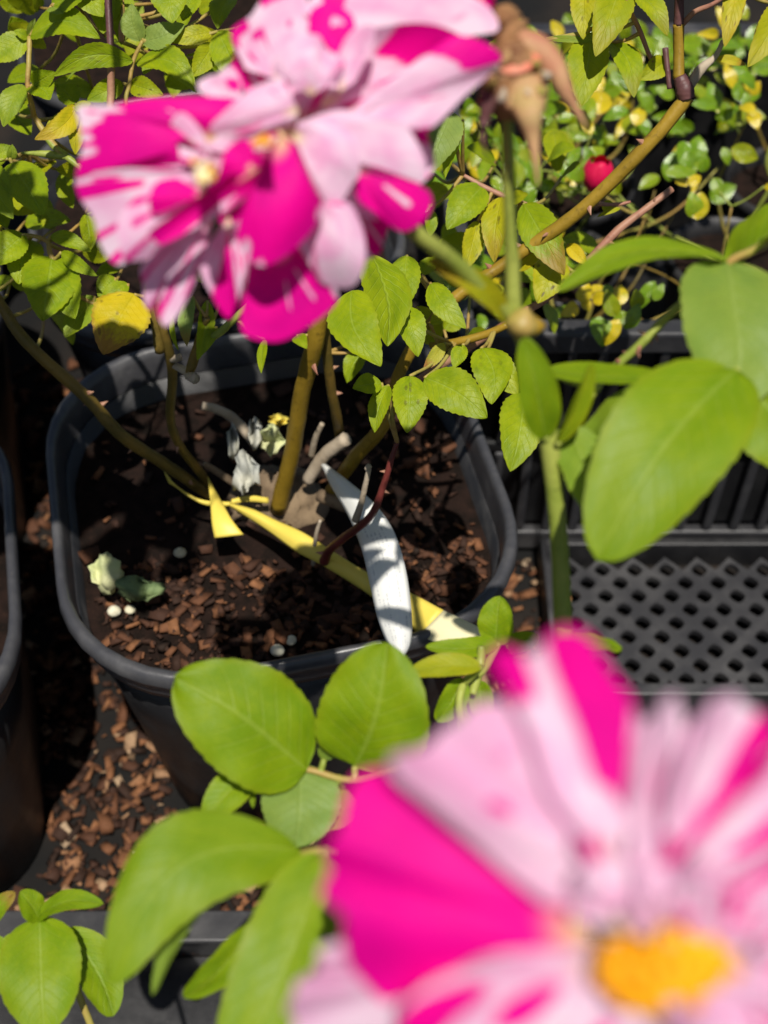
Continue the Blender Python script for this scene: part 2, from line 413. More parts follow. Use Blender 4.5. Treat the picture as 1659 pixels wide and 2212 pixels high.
def petal3(parent, c, axis, az, length, width, tilt, seed=0, solid=None):
    """a petal of the unseen side of a bloom: c centre, axis flower axis, az azimuth, tilt above the flower plane"""
    rg = random.Random(seed)
    z = axis.normalized(); x = z.orthogonal().normalized(); y = z.cross(x)
    rad = x * math.cos(az) + y * math.sin(az); sd = z.cross(rad)
    nu, nv = 20, 14; V, U, F, A = [], [], [], []
    st = [(rg.random(), rg.uniform(0.03, 0.1)) for _ in range(6)]
    for j in range(nv + 1):
        v = j / nv
        for i in range(nu + 1):
            u = i / nu; uu = u * 2 - 1
            ww = width * 0.5 * (0.18 + 0.82 * math.sin(math.pi * 0.5 * min(1, v * 1.15)))
            r = length * v * (1 - 0.22 * v * uu * uu)
            h = math.tan(tilt) * r - 0.35 * length * v ** 3 * 0.5 + 0.003 * v * v * math.sin(u * 14 + seed) + abs(uu) ** 2 * ww * 0.3
            V.append(c + rad * r + sd * (uu * ww) + z * h); U.append((u, v))
            A.append(max([0.05 if solid is None else solid] + [min(1, max(0, (hw - abs(u - uc)) / 0.02)) for uc, hw in st]))
    for j in range(nv):
        for i in range(nu):
            a = j * (nu + 1) + i; F.append((a, a + 1, a + nu + 2, a + nu + 1))
    return mesh('petal', V, F, M['petal'], parent, U, attr={'mag': A})

def blob(name, center, axis, r, h, mat, parent, seg=14, rings=8, prof=None):
    """a small turned body along axis"""
    z = axis.normalized(); x = z.orthogonal().normalized(); y = z.cross(x)
    V, F, U = [], [], []
    for i in range(rings + 1):
        t = i / rings
        rr = r * (prof(t) if prof else math.sin(math.pi * (0.04 + 0.92 * t)))
        for k in range(seg):
            an = 2 * math.pi * k / seg
            q = center + z * (h * (t - 0.5)) + x * rr * math.cos(an) + y * rr * math.sin(an)
            nz = mnoise.noise(q * 400) * r * 0.08
            V.append(q + (q - center).normalized() * nz); U.append((k / seg, t))
    for i in range(rings):
        for k in range(seg):
            a = i * seg + k; b = i * seg + (k + 1) % seg; F.append((a, b, b + seg, a + seg))
    F.append(tuple(range(seg - 1, -1, -1))); F.append(tuple(rings * seg + k for k in range(seg)))
    return mesh(name, V, F, mat, parent, U)

def thorn(parent, p, direction, size):
    d = direction.normalized(); x = d.orthogonal().normalized(); y = d.cross(x)
    V = [p + x * size * 0.35 * math.cos(a) + y * size * 0.22 * math.sin(a) for a in [k * math.pi / 3 for k in range(6)]] + [p + d * size + y * size * 0.25]
    F = [(k, (k + 1) % 6, 6) for k in range(6)] + [(5, 4, 3, 2, 1, 0)]
    return mesh('thorn', V, F, M['pink'], parent, [(0, 0)] * 7, smooth=False)

CANES = {}
def cane(parent, pts, wid, mat, n=None, wob=0.12, thorns=0, name='cane', seg=10):
    """pts in view units + depth; wid full width(s) in view units"""
    P = [W(*p) for p in pts]
    ws = wid if isinstance(wid, (list, tuple)) else [wid] * len(pts)
    rad = [ww * 0.5 * p[2] / FV for ww, p in zip(ws, pts)]
    o = tube(name, P, rad, M[mat], parent, n, seg, wob)
    s = crom([tuple(p) for p in P], 40)
    CANES.setdefault(parent.name, []).extend([Vector(q) for q in s])
    rg = random.Random(int(pts[0][0] * 13 + pts[0][1]))
    for k in range(thorns):
        i = rg.randrange(3, 37); a = Vector(s[i]); t = (Vector(s[i + 1]) - Vector(s[i - 1])).normalized()
        side = Matrix.Rotation(rg.uniform(0, 6.28), 3, t) @ t.orthogonal().normalized()
        r = rad[min(len(rad) - 1, int(i / 40 * len(rad)))]
        thorn(o, a + side * r * 0.8, side - t * 0.3, r * 0.9 + 0.0018)
    return o
def stalk(parent, p, maxd=0.16, mat='petiole', r=0.0009):
    """a leaf stalk from the blade's base to the nearest cane"""
    best = min(CANES[parent.name], key=lambda q: (q - p).length)
    d = (best - p).length
    if d < 0.003 or d > maxd: return
    mid = (p + best) * 0.5 + Vector((0, 0, -0.08 * d))
    tube('leaf_stalk', [p, mid, best], [r, r * 1.1, r * 1.4], M[mat], parent, 9, 6)

# ------------------------------------------------------------------ setting: ground
GS = 60.0
tag(mesh('ground', [(-GS, -GS, 0), (GS, -GS, 0), (GS, GS, 0), (-GS, GS, 0)], [(0, 1, 2, 3)], M['ground'], smooth=False), kind='structure')

def rsq(half, rad, n=10):
    """rounded square loop"""
    out = []
    rad = min(rad, half * 0.98); c = half - rad
    for q, (sx, sy) in enumerate(((1, 1), (-1, 1), (-1, -1), (1, -1))):
        for k in range(n):
            a = q * math.pi / 2 + k / (n - 1) * math.pi / 2
            out.append((sx * c + rad * math.cos(a), sy * c + rad * math.sin(a)))
    return out
def rings_mesh(name, rings, mat, parent, cap0=False, cap1=False):
    V, F = [], []; n = len(rings[0])
    for r in rings: V += r
    for i in range(len(rings) - 1):
        for k in range(n):
            a = i * n + k; b = i * n + (k + 1) % n
            F.append((a, b, b + n, a + n))
    if cap0: F.append(tuple(range(n - 1, -1, -1)))
    if cap1: F.append(tuple((len(rings) - 1) * n + k for k in range(n)))
    return mesh(name, V, F, mat, parent, local=True)
def ring(half, rad, z, n=10): return [(x, y, z) for x, y in rsq(half, rad, n)]

POT_H = 0.272
def make_pot(loc, rz, label):
    root = empty('nursery_pot', loc, label, 'plant pot', 'black nursery pots', rz)
    wl = [(0.104, 0.060, 0.001), (0.108, 0.062, 0.004), (0.117, 0.070, 0.09), (0.1275, 0.078, 0.17), (0.1375, 0.085, 0.246),
          (0.1355, 0.085, 0.246), (0.1255, 0.078, 0.17), (0.106, 0.060, 0.012)]
    rings_mesh('wall', [ring(*a) for a in wl], M['plastic'], root, cap0=True, cap1=True)
    rm = [(0.1365, 0.085, 0.2465), (0.1415, 0.087, 0.243), (0.1425, 0.088, 0.248), (0.1430, 0.088, 0.257), (0.1450, 0.089, 0.2585), (0.1462, 0.089, 0.264),
          (0.1450, 0.089, 0.2705), (0.1425, 0.088, POT_H), (0.1400, 0.088, 0.2708), (0.1385, 0.087, 0.266), (0.1368, 0.085, 0.2465)]
    rings_mesh('rim', [ring(*a) for a in rm], M['rimp'], root)
    return root
def copy_tree(o, parent=None):
    c = o.copy(); C.objects.link(c); c.parent = parent
    for ch in list(o.children): copy_tree(ch, c)
    return c

POT_C = Vector((-0.072, 0.557, 0.0))
pot = make_pot(POT_C, R(13), 'black square nursery pot with rounded corners holding the yellow tagged rose')
others = [((-0.374, 0.470, 0), R(13), 'black nursery pot cut by the left edge beside the tagged rose'),
          ((-0.441, 0.764, 0), R(13), 'black nursery pot behind the one cut by the left edge'),
          ((-0.139, 0.852, 0), R(13), 'black nursery pot right behind the tagged rose, under the upper bloom'),
          ((-0.515, 1.062, 0), R(9), 'black nursery pot farthest back at the top left corner'),
          ((-0.206, 1.150, 0), R(15), 'black nursery pot farthest back behind the top left leaves'),
          ((0.02, 0.010, 0.0), R(8), 'black nursery pot at the photographer\'s feet under the striped rose')]
pots = [pot]
for loc, rz, lb in others:
    p = copy_tree(pot); p.location = loc; p.rotation_euler = (0, 0, rz); p['label'] = lb; pots.append(p)

# ------------------------------------------------------------------ soil, bark chips
def soil_patch(name, half, rad, z, loc, rz, label):
    n = 26; V, F = [], []
    lp = rsq(half, rad, 10)
    V.append((0, 0, z + 0.008))
    for j in range(1, 13):
        t = j / 12
        for x, y in lp:
            V.append((x * t, y * t, z + 0.008 * (1 - t) + 0.004 * mnoise.noise(Vector((x * t * 60, y * t * 60, z)))))
    m = len(lp)
    for k in range(m): F.append((0, 1 + k, 1 + (k + 1) % m))
    for j in range(11):
        for k in range(m):
            a = 1 + j * m + k; b = 1 + j * m + (k + 1) % m; F.append((a, a + m, b + m, b))
    o = mesh(name, V, F, M['soil']); o.location = loc; o.rotation_euler = (0, 0, rz)
    return tag(o, label, 'soil', kind='stuff')
def chips(name, pts, label, cat, seed, smin=0.003, smax=0.013, tmul=1.0):
    rg = random.Random(seed); V, F, T = [], [], []
    for (x, y, z) in pts:
        L = rg.uniform(smin, smax) * (1.0 if rg.random() > 0.15 else 1.5); Wd = L * rg.uniform(0.3, 0.75); H = L * rg.uniform(0.12, 0.4)
        rot = Matrix.Rotation(rg.uniform(0, 6.28), 3, 'Z') @ Matrix.Rotation(rg.gauss(0, 0.35), 3, 'X') @ Matrix.Rotation(rg.gauss(0, 0.35), 3, 'Y')
        tone = min(1.0, max(0.0, rg.betavariate(1.5, 1.5) * tmul)); b = len(V)
        for sx, sy, sz in ((-1, -1, -1), (1, -1, -1), (1, 1, -1), (-1, 1, -1), (-1, -1, 1), (1, -1, 1), (1, 1, 1), (-1, 1, 1)):
            q = Vector((sx * L * 0.5 * rg.uniform(0.6, 1.1), sy * Wd * 0.5 * rg.uniform(0.5, 1.1), sz * H * 0.5 * rg.uniform(0.6, 1.1)))
            V.append(rot @ q + Vector((x, y, z + H * 0.3))); T.append(tone)
        F += [(b, b + 3, b + 2, b + 1), (b + 4, b + 5, b + 6, b + 7), (b, b + 1, b + 5, b + 4), (b + 1, b + 2, b + 6, b + 5), (b + 2, b + 3, b + 7, b + 6), (b + 3, b, b + 4, b + 7)]
    o = mesh(name, V, F, M['chip'], smooth=True, attr={'tone': T})
    return tag(o, label, cat, kind='stuff')
SOIL_Z = 0.230
def in_rsq(x, y, h, r):
    ax, ay = abs(x), abs(y)
    if ax > h or ay > h: return False
    c = h - r
    return not (ax > c and ay > c and math.hypot(ax - c, ay - c) > r)
rg = random.Random(3)
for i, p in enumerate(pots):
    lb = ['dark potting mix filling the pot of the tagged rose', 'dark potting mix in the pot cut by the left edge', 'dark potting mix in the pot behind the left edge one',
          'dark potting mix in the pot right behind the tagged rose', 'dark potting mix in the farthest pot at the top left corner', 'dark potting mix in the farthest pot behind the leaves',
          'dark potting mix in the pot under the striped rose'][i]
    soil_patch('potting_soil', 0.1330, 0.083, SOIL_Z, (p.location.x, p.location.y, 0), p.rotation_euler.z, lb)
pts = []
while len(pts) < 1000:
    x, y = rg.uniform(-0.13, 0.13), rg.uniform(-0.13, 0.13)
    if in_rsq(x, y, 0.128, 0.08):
        if rg.random() > (1.0 if y < -0.045 + 0.25 * max(0, -x) else (0.3 if x > 0.075 else 0.08)): continue  # chips thinned at back and centre; bare dark soil imitates shade there
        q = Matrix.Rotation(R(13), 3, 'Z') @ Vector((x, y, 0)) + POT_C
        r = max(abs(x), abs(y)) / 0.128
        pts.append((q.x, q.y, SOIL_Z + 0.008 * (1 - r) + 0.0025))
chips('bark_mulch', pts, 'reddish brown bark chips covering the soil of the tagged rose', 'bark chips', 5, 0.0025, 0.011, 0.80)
pts = []
while len(pts) < 3200:
    x, y = rg.uniform(-0.42, 0.16), rg.uniform(0.345, 0.95)
    if any(in_rsq(*(Matrix.Rotation(-p.rotation_euler.z, 3, 'Z') @ (Vector((x, y, 0)) - p.location)).xy, 0.112, 0.05) for p in pots[:6]): continue
    if x < -0.16 and y < 0.60 and rg.random() < 0.1: pass
    elif rg.random() < 0.5 and y > 0.6: continue
    pts.append((x, y, 0.003))
chips('bark_litter', pts, 'loose bark chips and dry litter on the ground between the pots', 'bark chips', 9, 0.004, 0.015, 1.0)

# ------------------------------------------------------------------ trays and crate
def bx(V, F, x0, x1, y0, y1, z0, z1):
    b = len(V)
    V += [(x0, y0, z0), (x1, y0, z0), (x1, y1, z0), (x0, y1, z0), (x0, y0, z1), (x1, y0, z1), (x1, y1, z1), (x0, y1, z1)]
    F += [(b, b + 3, b + 2, b + 1), (b + 4, b + 5, b + 6, b + 7), (b, b + 1, b + 5, b + 4), (b + 1, b + 2, b + 6, b + 5), (b + 2, b + 3, b + 7, b + 6), (b + 3, b, b + 4, b + 7)]
def bev(o, wd=0.0015, seg=2):
    m = o.modifiers.new('bevel', 'BEVEL'); m.width = wd; m.segments = seg; m.limit_method = 'ANGLE'; return o
def boxpart(name, parent, dims, mat='plastic', bevel=0.0015):
    V, F = [], []; bx(V, F, *dims)
    o = mesh(name, V, F, M[mat], parent, smooth=False, local=True)
    return bev(o, bevel)
# flat lattice tray on the right
LT = Vector((0.135, 0.535, 0))
tray = empty('lattice_tray', LT, 'black plastic tray with a diamond lattice floor at the right edge', 'tray')
def lattice(parent, x0, y0, nx, ny, p, bar, z0, z1):
    """diamond lattice: round-cornered diamond holes in a flat sheet of real thickness"""
    V, F = [], []
    h = p / 2
    nseg = 12
    for j in range(ny):
        for i in range(nx):
            cx = x0 + i * p + (h if j % 2 else 0); cy = y0 + j * h
            base = len(V)
            def rim(z, s):
                for k in range(nseg):
                    a = 2 * math.pi * k / nseg
                    ca, sa = math.cos(a), math.sin(a)
                    dm = 1.0 / (abs(ca) + abs(sa))
                    V.append((cx + ca * dm * s, cy + sa * dm * s, z))
            def rimr(z, s):
                for k in range(nseg):
                    a = 2 * math.pi * k / nseg
                    ca, sa = math.cos(a), math.sin(a)
                    dm = 0.35 / (abs(ca) + abs(sa)) + 0.65 * 0.80
                    V.append((cx + ca * dm * s, cy + sa * dm * s, z))
            rim(z1, h * 0.5 * 2 * 0.5 * 2)      # cell outline, top
            rimr(z1, h - bar)
            rimr(z0, h - bar)
            rim(z0, h)
            for r in range(3):
                for k in range(nseg):
                    a = base + r * nseg + k; b = base + r * nseg + (k + 1) % nseg
                    F.append((a, b, b + nseg, a + nseg))
    return mesh('lattice_floor', V, F, M['plasticlt'], parent, smooth=False, local=True)
TW, TD = 0.42, 0.166
lattice(tray, 0.0255, 0.0260, 14, 9, 0.0280, 0.0058, 0.014, 0.020)
boxpart('front_wall', tray, (0, TW, 0, 0.011, 0.0, 0.040), 'plasticlt')
boxpart('back_edge', tray, (0, TW, TD - 0.008, TD, 0.0, 0.030))
boxpart('side_edge', tray, (0, 0.011, 0.0115, TD - 0.0085, 0.0, 0.040), 'plasticlt')
boxpart('side_edge', tray, (TW - 0.011, TW, 0.0115, TD - 0.0085, 0.0, 0.040), 'plasticlt')
# shallow tray in the near left
NTy = empty('shallow_tray', (-0.52, -0.16, 0), 'shallow black plastic tray with a flat grey flange at the bottom left', 'tray')
x1, y1 = 0.72, 0.515
boxpart('floor', NTy, (0.013, x1 - 0.013, 0.013, y1 - 0.013, -0.0, 0.0008), 'plastic', 0.0001)
boxpart('flange', NTy, (0, x1, y1 - 0.022, y1, 0.047, 0.053), 'plasticlt')
boxpart('flange', NTy, (0, x1, 0, 0.022, 0.047, 0.053), 'plasticlt')
boxpart('flange', NTy, (0, 0.022, 0.0225, y1 - 0.0225, 0.047, 0.053), 'plasticlt')
boxpart('flange', NTy, (x1 - 0.022, x1, 0.0225, y1 - 0.0225, 0.047, 0.053), 'plasticlt')
boxpart('tray_wall', NTy, (0.008, x1 - 0.008, y1 - 0.0125, y1 - 0.009, 0.001, 0.0468))
boxpart('tray_wall', NTy, (0.008, x1 - 0.008, 0.009, 0.0125, 0.001, 0.0468))
boxpart('tray_wall', NTy, (0.009, 0.0125, 0.013, y1 - 0.013, 0.001, 0.0468))
boxpart('tray_wall', NTy, (x1 - 0.0125, x1 - 0.009, 0.013, y1 - 0.013, 0.001, 0.0468))
for k in range(9):
    boxpart('rib', NTy, (0.06 + k * 0.075, 0.066 + k * 0.075, y1 - 0.030, y1 - 0.0128, 0.001, 0.046), 'plasticlt')
# ribbed crate behind the tray
CR = Vector((0.055, 0.712, 0)); CW, CD, CH = 0.62, 0.43, 0.262
crate = empty('ribbed_crate', CR, 'tall black plastic crate with vertical ribs holding the small leaved plants', 'crate')
boxpart('floor', crate, (0.006, CW - 0.006, 0.006, CD - 0.006, 0.001, 0.006), 'plasticdk')
for nm, d in (('wall_panel', (0.004, CW - 0.004, 0.006, 0.010, 0.03, CH - 0.02)), ('wall_panel', (0.004, CW - 0.004, CD - 0.010, CD - 0.006, 0.03, CH - 0.02)),
              ('wall_panel', (0.004, 0.008, 0.0105, CD - 0.0105, 0.03, CH - 0.02)), ('wall_panel', (CW - 0.008, CW - 0.004, 0.0105, CD - 0.0105, 0.03, CH - 0.02)),
              ('top_rim', (0, CW, -0.006, 0.012, CH - 0.0198, CH)), ('top_rim', (0, CW, CD - 0.012, CD + 0.006, CH - 0.0198, CH)),
              ('top_rim', (-0.006, 0.012, 0.0125, CD - 0.0125, CH - 0.0198, CH)), ('top_rim', (CW - 0.012, CW + 0.006, 0.0125, CD - 0.0125, CH - 0.0198, CH)),
              ('bottom_rim', (0, CW, -0.005, 0.0055, 0.006, 0.0298)), ('mid_rail', (0.004, CW - 0.004, -0.0025, 0.0056, 0.130, 0.141))):
    boxpart(nm, crate, d, 'plasticlt' if 'rim' in nm else 'plasticdk', 0.0025)
for k in range(26):
    boxpart('rib', crate, (0.012 + k * 0.0235, 0.020 + k * 0.0235, -0.004, 0.0057, 0.0302, 0.1297), 'plasticlt', 0.002)
for k in range(26):
    boxpart('rib', crate, (0.012 + k * 0.0235, 0.020 + k * 0.0235, -0.004, 0.0057, 0.1413, CH - 0.0201), 'plastic', 0.002)

# ------------------------------------------------------------------ the potted rose with the tags
rose = empty('potted_rose_bush', (POT_C.x, POT_C.y + 0.02, SOIL_Z), 'leafy rose bush with pruned yellow brown canes in the tagged black pot', 'rose bush')
# knobbly crown at the soil line
V, F, U = [], [], []
cc = onz(600, 1075, SOIL_Z + 0.012)
for i in range(13):
    t = i / 12
    for k in range(22):
        a = 2 * math.pi * k / 22
        r = 0.030 * math.sin(math.pi * (0.5 + 0.5 * t)) ** 0.6 if t < 1 else 0.001
        q = Vector((math.cos(a) * r * 1.15, math.sin(a) * r * 0.8, -0.012 + 0.036 * t))
        q += q.normalized() * 0.008 * mnoise.noise(q * 110)
        V.append(cc + q); U.append((k / 22, t))
for i in range(12):
    for k in range(22):
        a = i * 22 + k; b = i * 22 + (k + 1) % 22; F.append((a, b, b + 22, a + 22))
mesh('crown', V, F, M['crown'], rose, U)
# canes
cane(rose, [(712, 1068, .845), (765, 990, .80), (832, 912, .76), (868, 795, .72), (950, 672, .70), (1110, 556, .69), (1245, 462, .675), (1400, 312, .655), (1486, 208, .645)], [30, 30, 30, 28, 27, 28, 30, 31, 32], 'cane', 60, thorns=6)
cane(rose, [(1466, 170, .643), (1466, 110, .64), (1466, 52, .635)], [25, 24, 25], 'cane')
cane(rose, [(1466, 54, .635), (1467, 10, .63), (1469, -60, .62)], [23, 21, 20], 'purple')
cane(rose, [(1482, 214, .645), (1478, 190, .643), (1468, 165, .642)], [36, 40, 27], 'purple')
cane(rose, [(1447, 192, .648), (1442, 150, .646), (1437, 104, .645)], [13, 12, 14], 'purple')
cane(rose, [(1480, 200, .645), (1512, 152, .64), (1545, 122, .64), (1562, 88, .635)], [22, 22, 12, 10], 'grey')
cane(rose, [(1408, 134, .645), (1382, 66, .64), (1360, 20, .63), (1340, -40, .62)], [9, 11, 11, 12], 'pink')
cane(rose, [(1473, 54, .636), (1500, 26, .63), (1545, 6, .625), (1590, -30, .62)], [13, 12, 10, 10], 'pink')
cane(rose, [(1452, 408, .70), (1390, 455, .70), (1332, 500, .70), (1250, 585, .705), (1172, 650, .71), (1130, 676, .712), (1000, 760, .74), (868, 850, .765), (790, 960, .80)], [15, 16, 18, 17, 17, 17, 16, 16, 18], 'pink', 50, thorns=3)
cane(rose, [(1290, 860 - 420, .69), (1330, 442, .69), (1362, 436, .69)], [10, 9, 6], 'pink')
cane(rose, [(1000, 378, .70), (1048, 405, .70), (1100, 428, .70), (1150, 446, .70)], [9, 11, 12, 8], 'pink')
cane(rose, [(930, 746, .70), (990, 738, .69), (1050, 722, .685), (1096, 702, .68)], [13, 18, 18, 15], 'cane')
cane(rose, [(455, 1072, .85), (370, 1012, .82), (262, 940, .785), (190, 862, .765), (60, 742, .74), (8, 668, .73), (-60, 560, .72)], [22, 26, 27, 27, 26, 24, 22], 'canedk', 50, thorns=5)  # shade on this cane is put into the darker bark
cane(rose, [(600, 1100, .85), (632, 970, .80), (652, 850, .755), (682, 728, .715), (700, 600, .69), (690, 470, .675), (670, 330, .66)], [38, 36, 38, 40, 36, 32, 28], 'cane', 50, thorns=4)
cane(rose, [(735, 950, .84), (728, 905, .80), (714, 830, .765), (704, 740, .735), (690, 640, .71)], [24, 22, 22, 22, 20], 'canedk', thorns=2)
cane(rose, [(450, 1050, .85), (432, 1020, .835), (388, 962, .80), (368, 900, .775), (372, 800, .74), (350, 700, .71), (330, 600, .70), (300, 440, .69), (270, 300, .685)], [22, 20, 19, 20, 22, 20, 18, 15, 12], 'canedk', 54, thorns=4)
cane(rose, [(345, 760, .722), (336, 690, .71), (322, 640, .705), (345, 560, .70)], [22, 24, 26, 20], 'canedk')
cane(rose, [(378, 790, .735), (398, 800, .728), (412, 806, .722)], [16, 18, 20], 'grey')
cane(rose, [(408, 806, .722), (414, 790, .72), (430, 738, .71), (445, 685, .70)], [17, 22, 21, 18], 'canedk')
cane(rose, [(408, 812, .722), (421, 818, .716)], [20, 25], 'grey', 4)
cane(rose, [(392, 770, .73), (375, 775, .73), (362, 765, .73)], [15, 18, 16], 'grey')
cane(rose, [(432, 740, .712), (470, 722, .70), (505, 690, .69), (560, 640, .68)], [16, 17, 16, 14], 'green')
cane(rose, [(235, -60, .665), (234, 0, .668), (238, 80, .67), (240, 140, .672)], [18, 17, 16, 17], 'purple')
cane(rose, [(240, 138, .672), (240, 200, .678), (243, 260, .68), (290, 420, .69)], [17, 17, 16, 15], 'pink')
cane(rose, [(64, 80, .69), (62, 140, .69), (60, 185, .692), (70, 232, .695), (80, 262, .70), (132, 335, .70)], [12, 11, 11, 12, 13, 15], 'petiole', name='leaf_stalk')
cane(rose, [(66, 78, .69), (90, 45, .688), (112, 14, .68)], [10, 10, 9], 'petiole', name='leaf_stalk')
cane(rose, [(92, 288, .70), (118, 318, .70), (142, 337, .70), (100, 333, .70), (45, 330, .70)], [10, 15, 15, 16, 4], 'green')
cane(rose, [(142, 337, .70), (220, 400, .70), (300, 480, .695)], [15, 15, 16], 'green')
cane(rose, [(308, 88, .675), (288, 132, .678), (280, 180, .68), (272, 228, .682), (290, 330, .685)], [8, 9, 9, 10, 11], 'petiole', name='leaf_stalk')
cane(rose, [(262, 90, .685), (263, 60, .682), (266, 42, .68)], [12, 14, 12], 'pink')
cane(rose, [(152, -20, .70), (150, 10, .70), (153, 30, .70)], [16, 15, 6], 'pink')
cane(rose, [(-20, 348, .70), (20, 342, .70), (60, 330, .705)], [8, 9, 10], 'petiole', name='leaf_stalk')
cane(rose, [(0, 532, .70), (45, 508, .70), (100, 520, .705), (112, 556, .705), (170, 640, .71), (330, 700, .715)], [7, 8, 10, 12, 10, 9], 'petiole', name='leaf_stalk')
cane(rose, [(700, 1213, .79), (712, 1188, .775), (742, 1162, .755), (800, 1116, .728), (828, 1050, .715), (846, 990, .705), (858, 955, .70)], [22, 20, 19, 17, 15, 13, 10], 'red', 36, thorns=4)
cane(rose, [(768, 1124, .738), (782, 1080, .728), (797, 1012, .715)], [18, 13, 11], 'grey')
cane(rose, [(792, 1014, .716), (798, 1006, .714)], [13, 13], 'grey', 4)
cane(rose, [(676, 1220, .81), (682, 1160, .79), (692, 1124, .78)], [9, 9, 7], 'grey')
cane(rose, [(672, 985, .825), (682, 945, .81), (696, 915, .80)], [14, 13, 11], 'grey')
cane(rose, [(664, 1040, .84), (700, 985, .825), (748, 948, .81)], [26, 30, 31], 'grey')
cane(rose, [(555, 960, .86), (505, 905, .855), (470, 885, .85), (438, 876, .845)], [24, 22, 19, 17], 'grey')
cane(rose, [(530, 1060, .85), (470, 1020, .845), (440, 1002, .84)], [18, 16, 12], 'crown')
cane(rose, [(690, 1000 + 70, .84), (760, 1100, .83), (820, 1128, .825)], [30, 26, 22], 'crown')

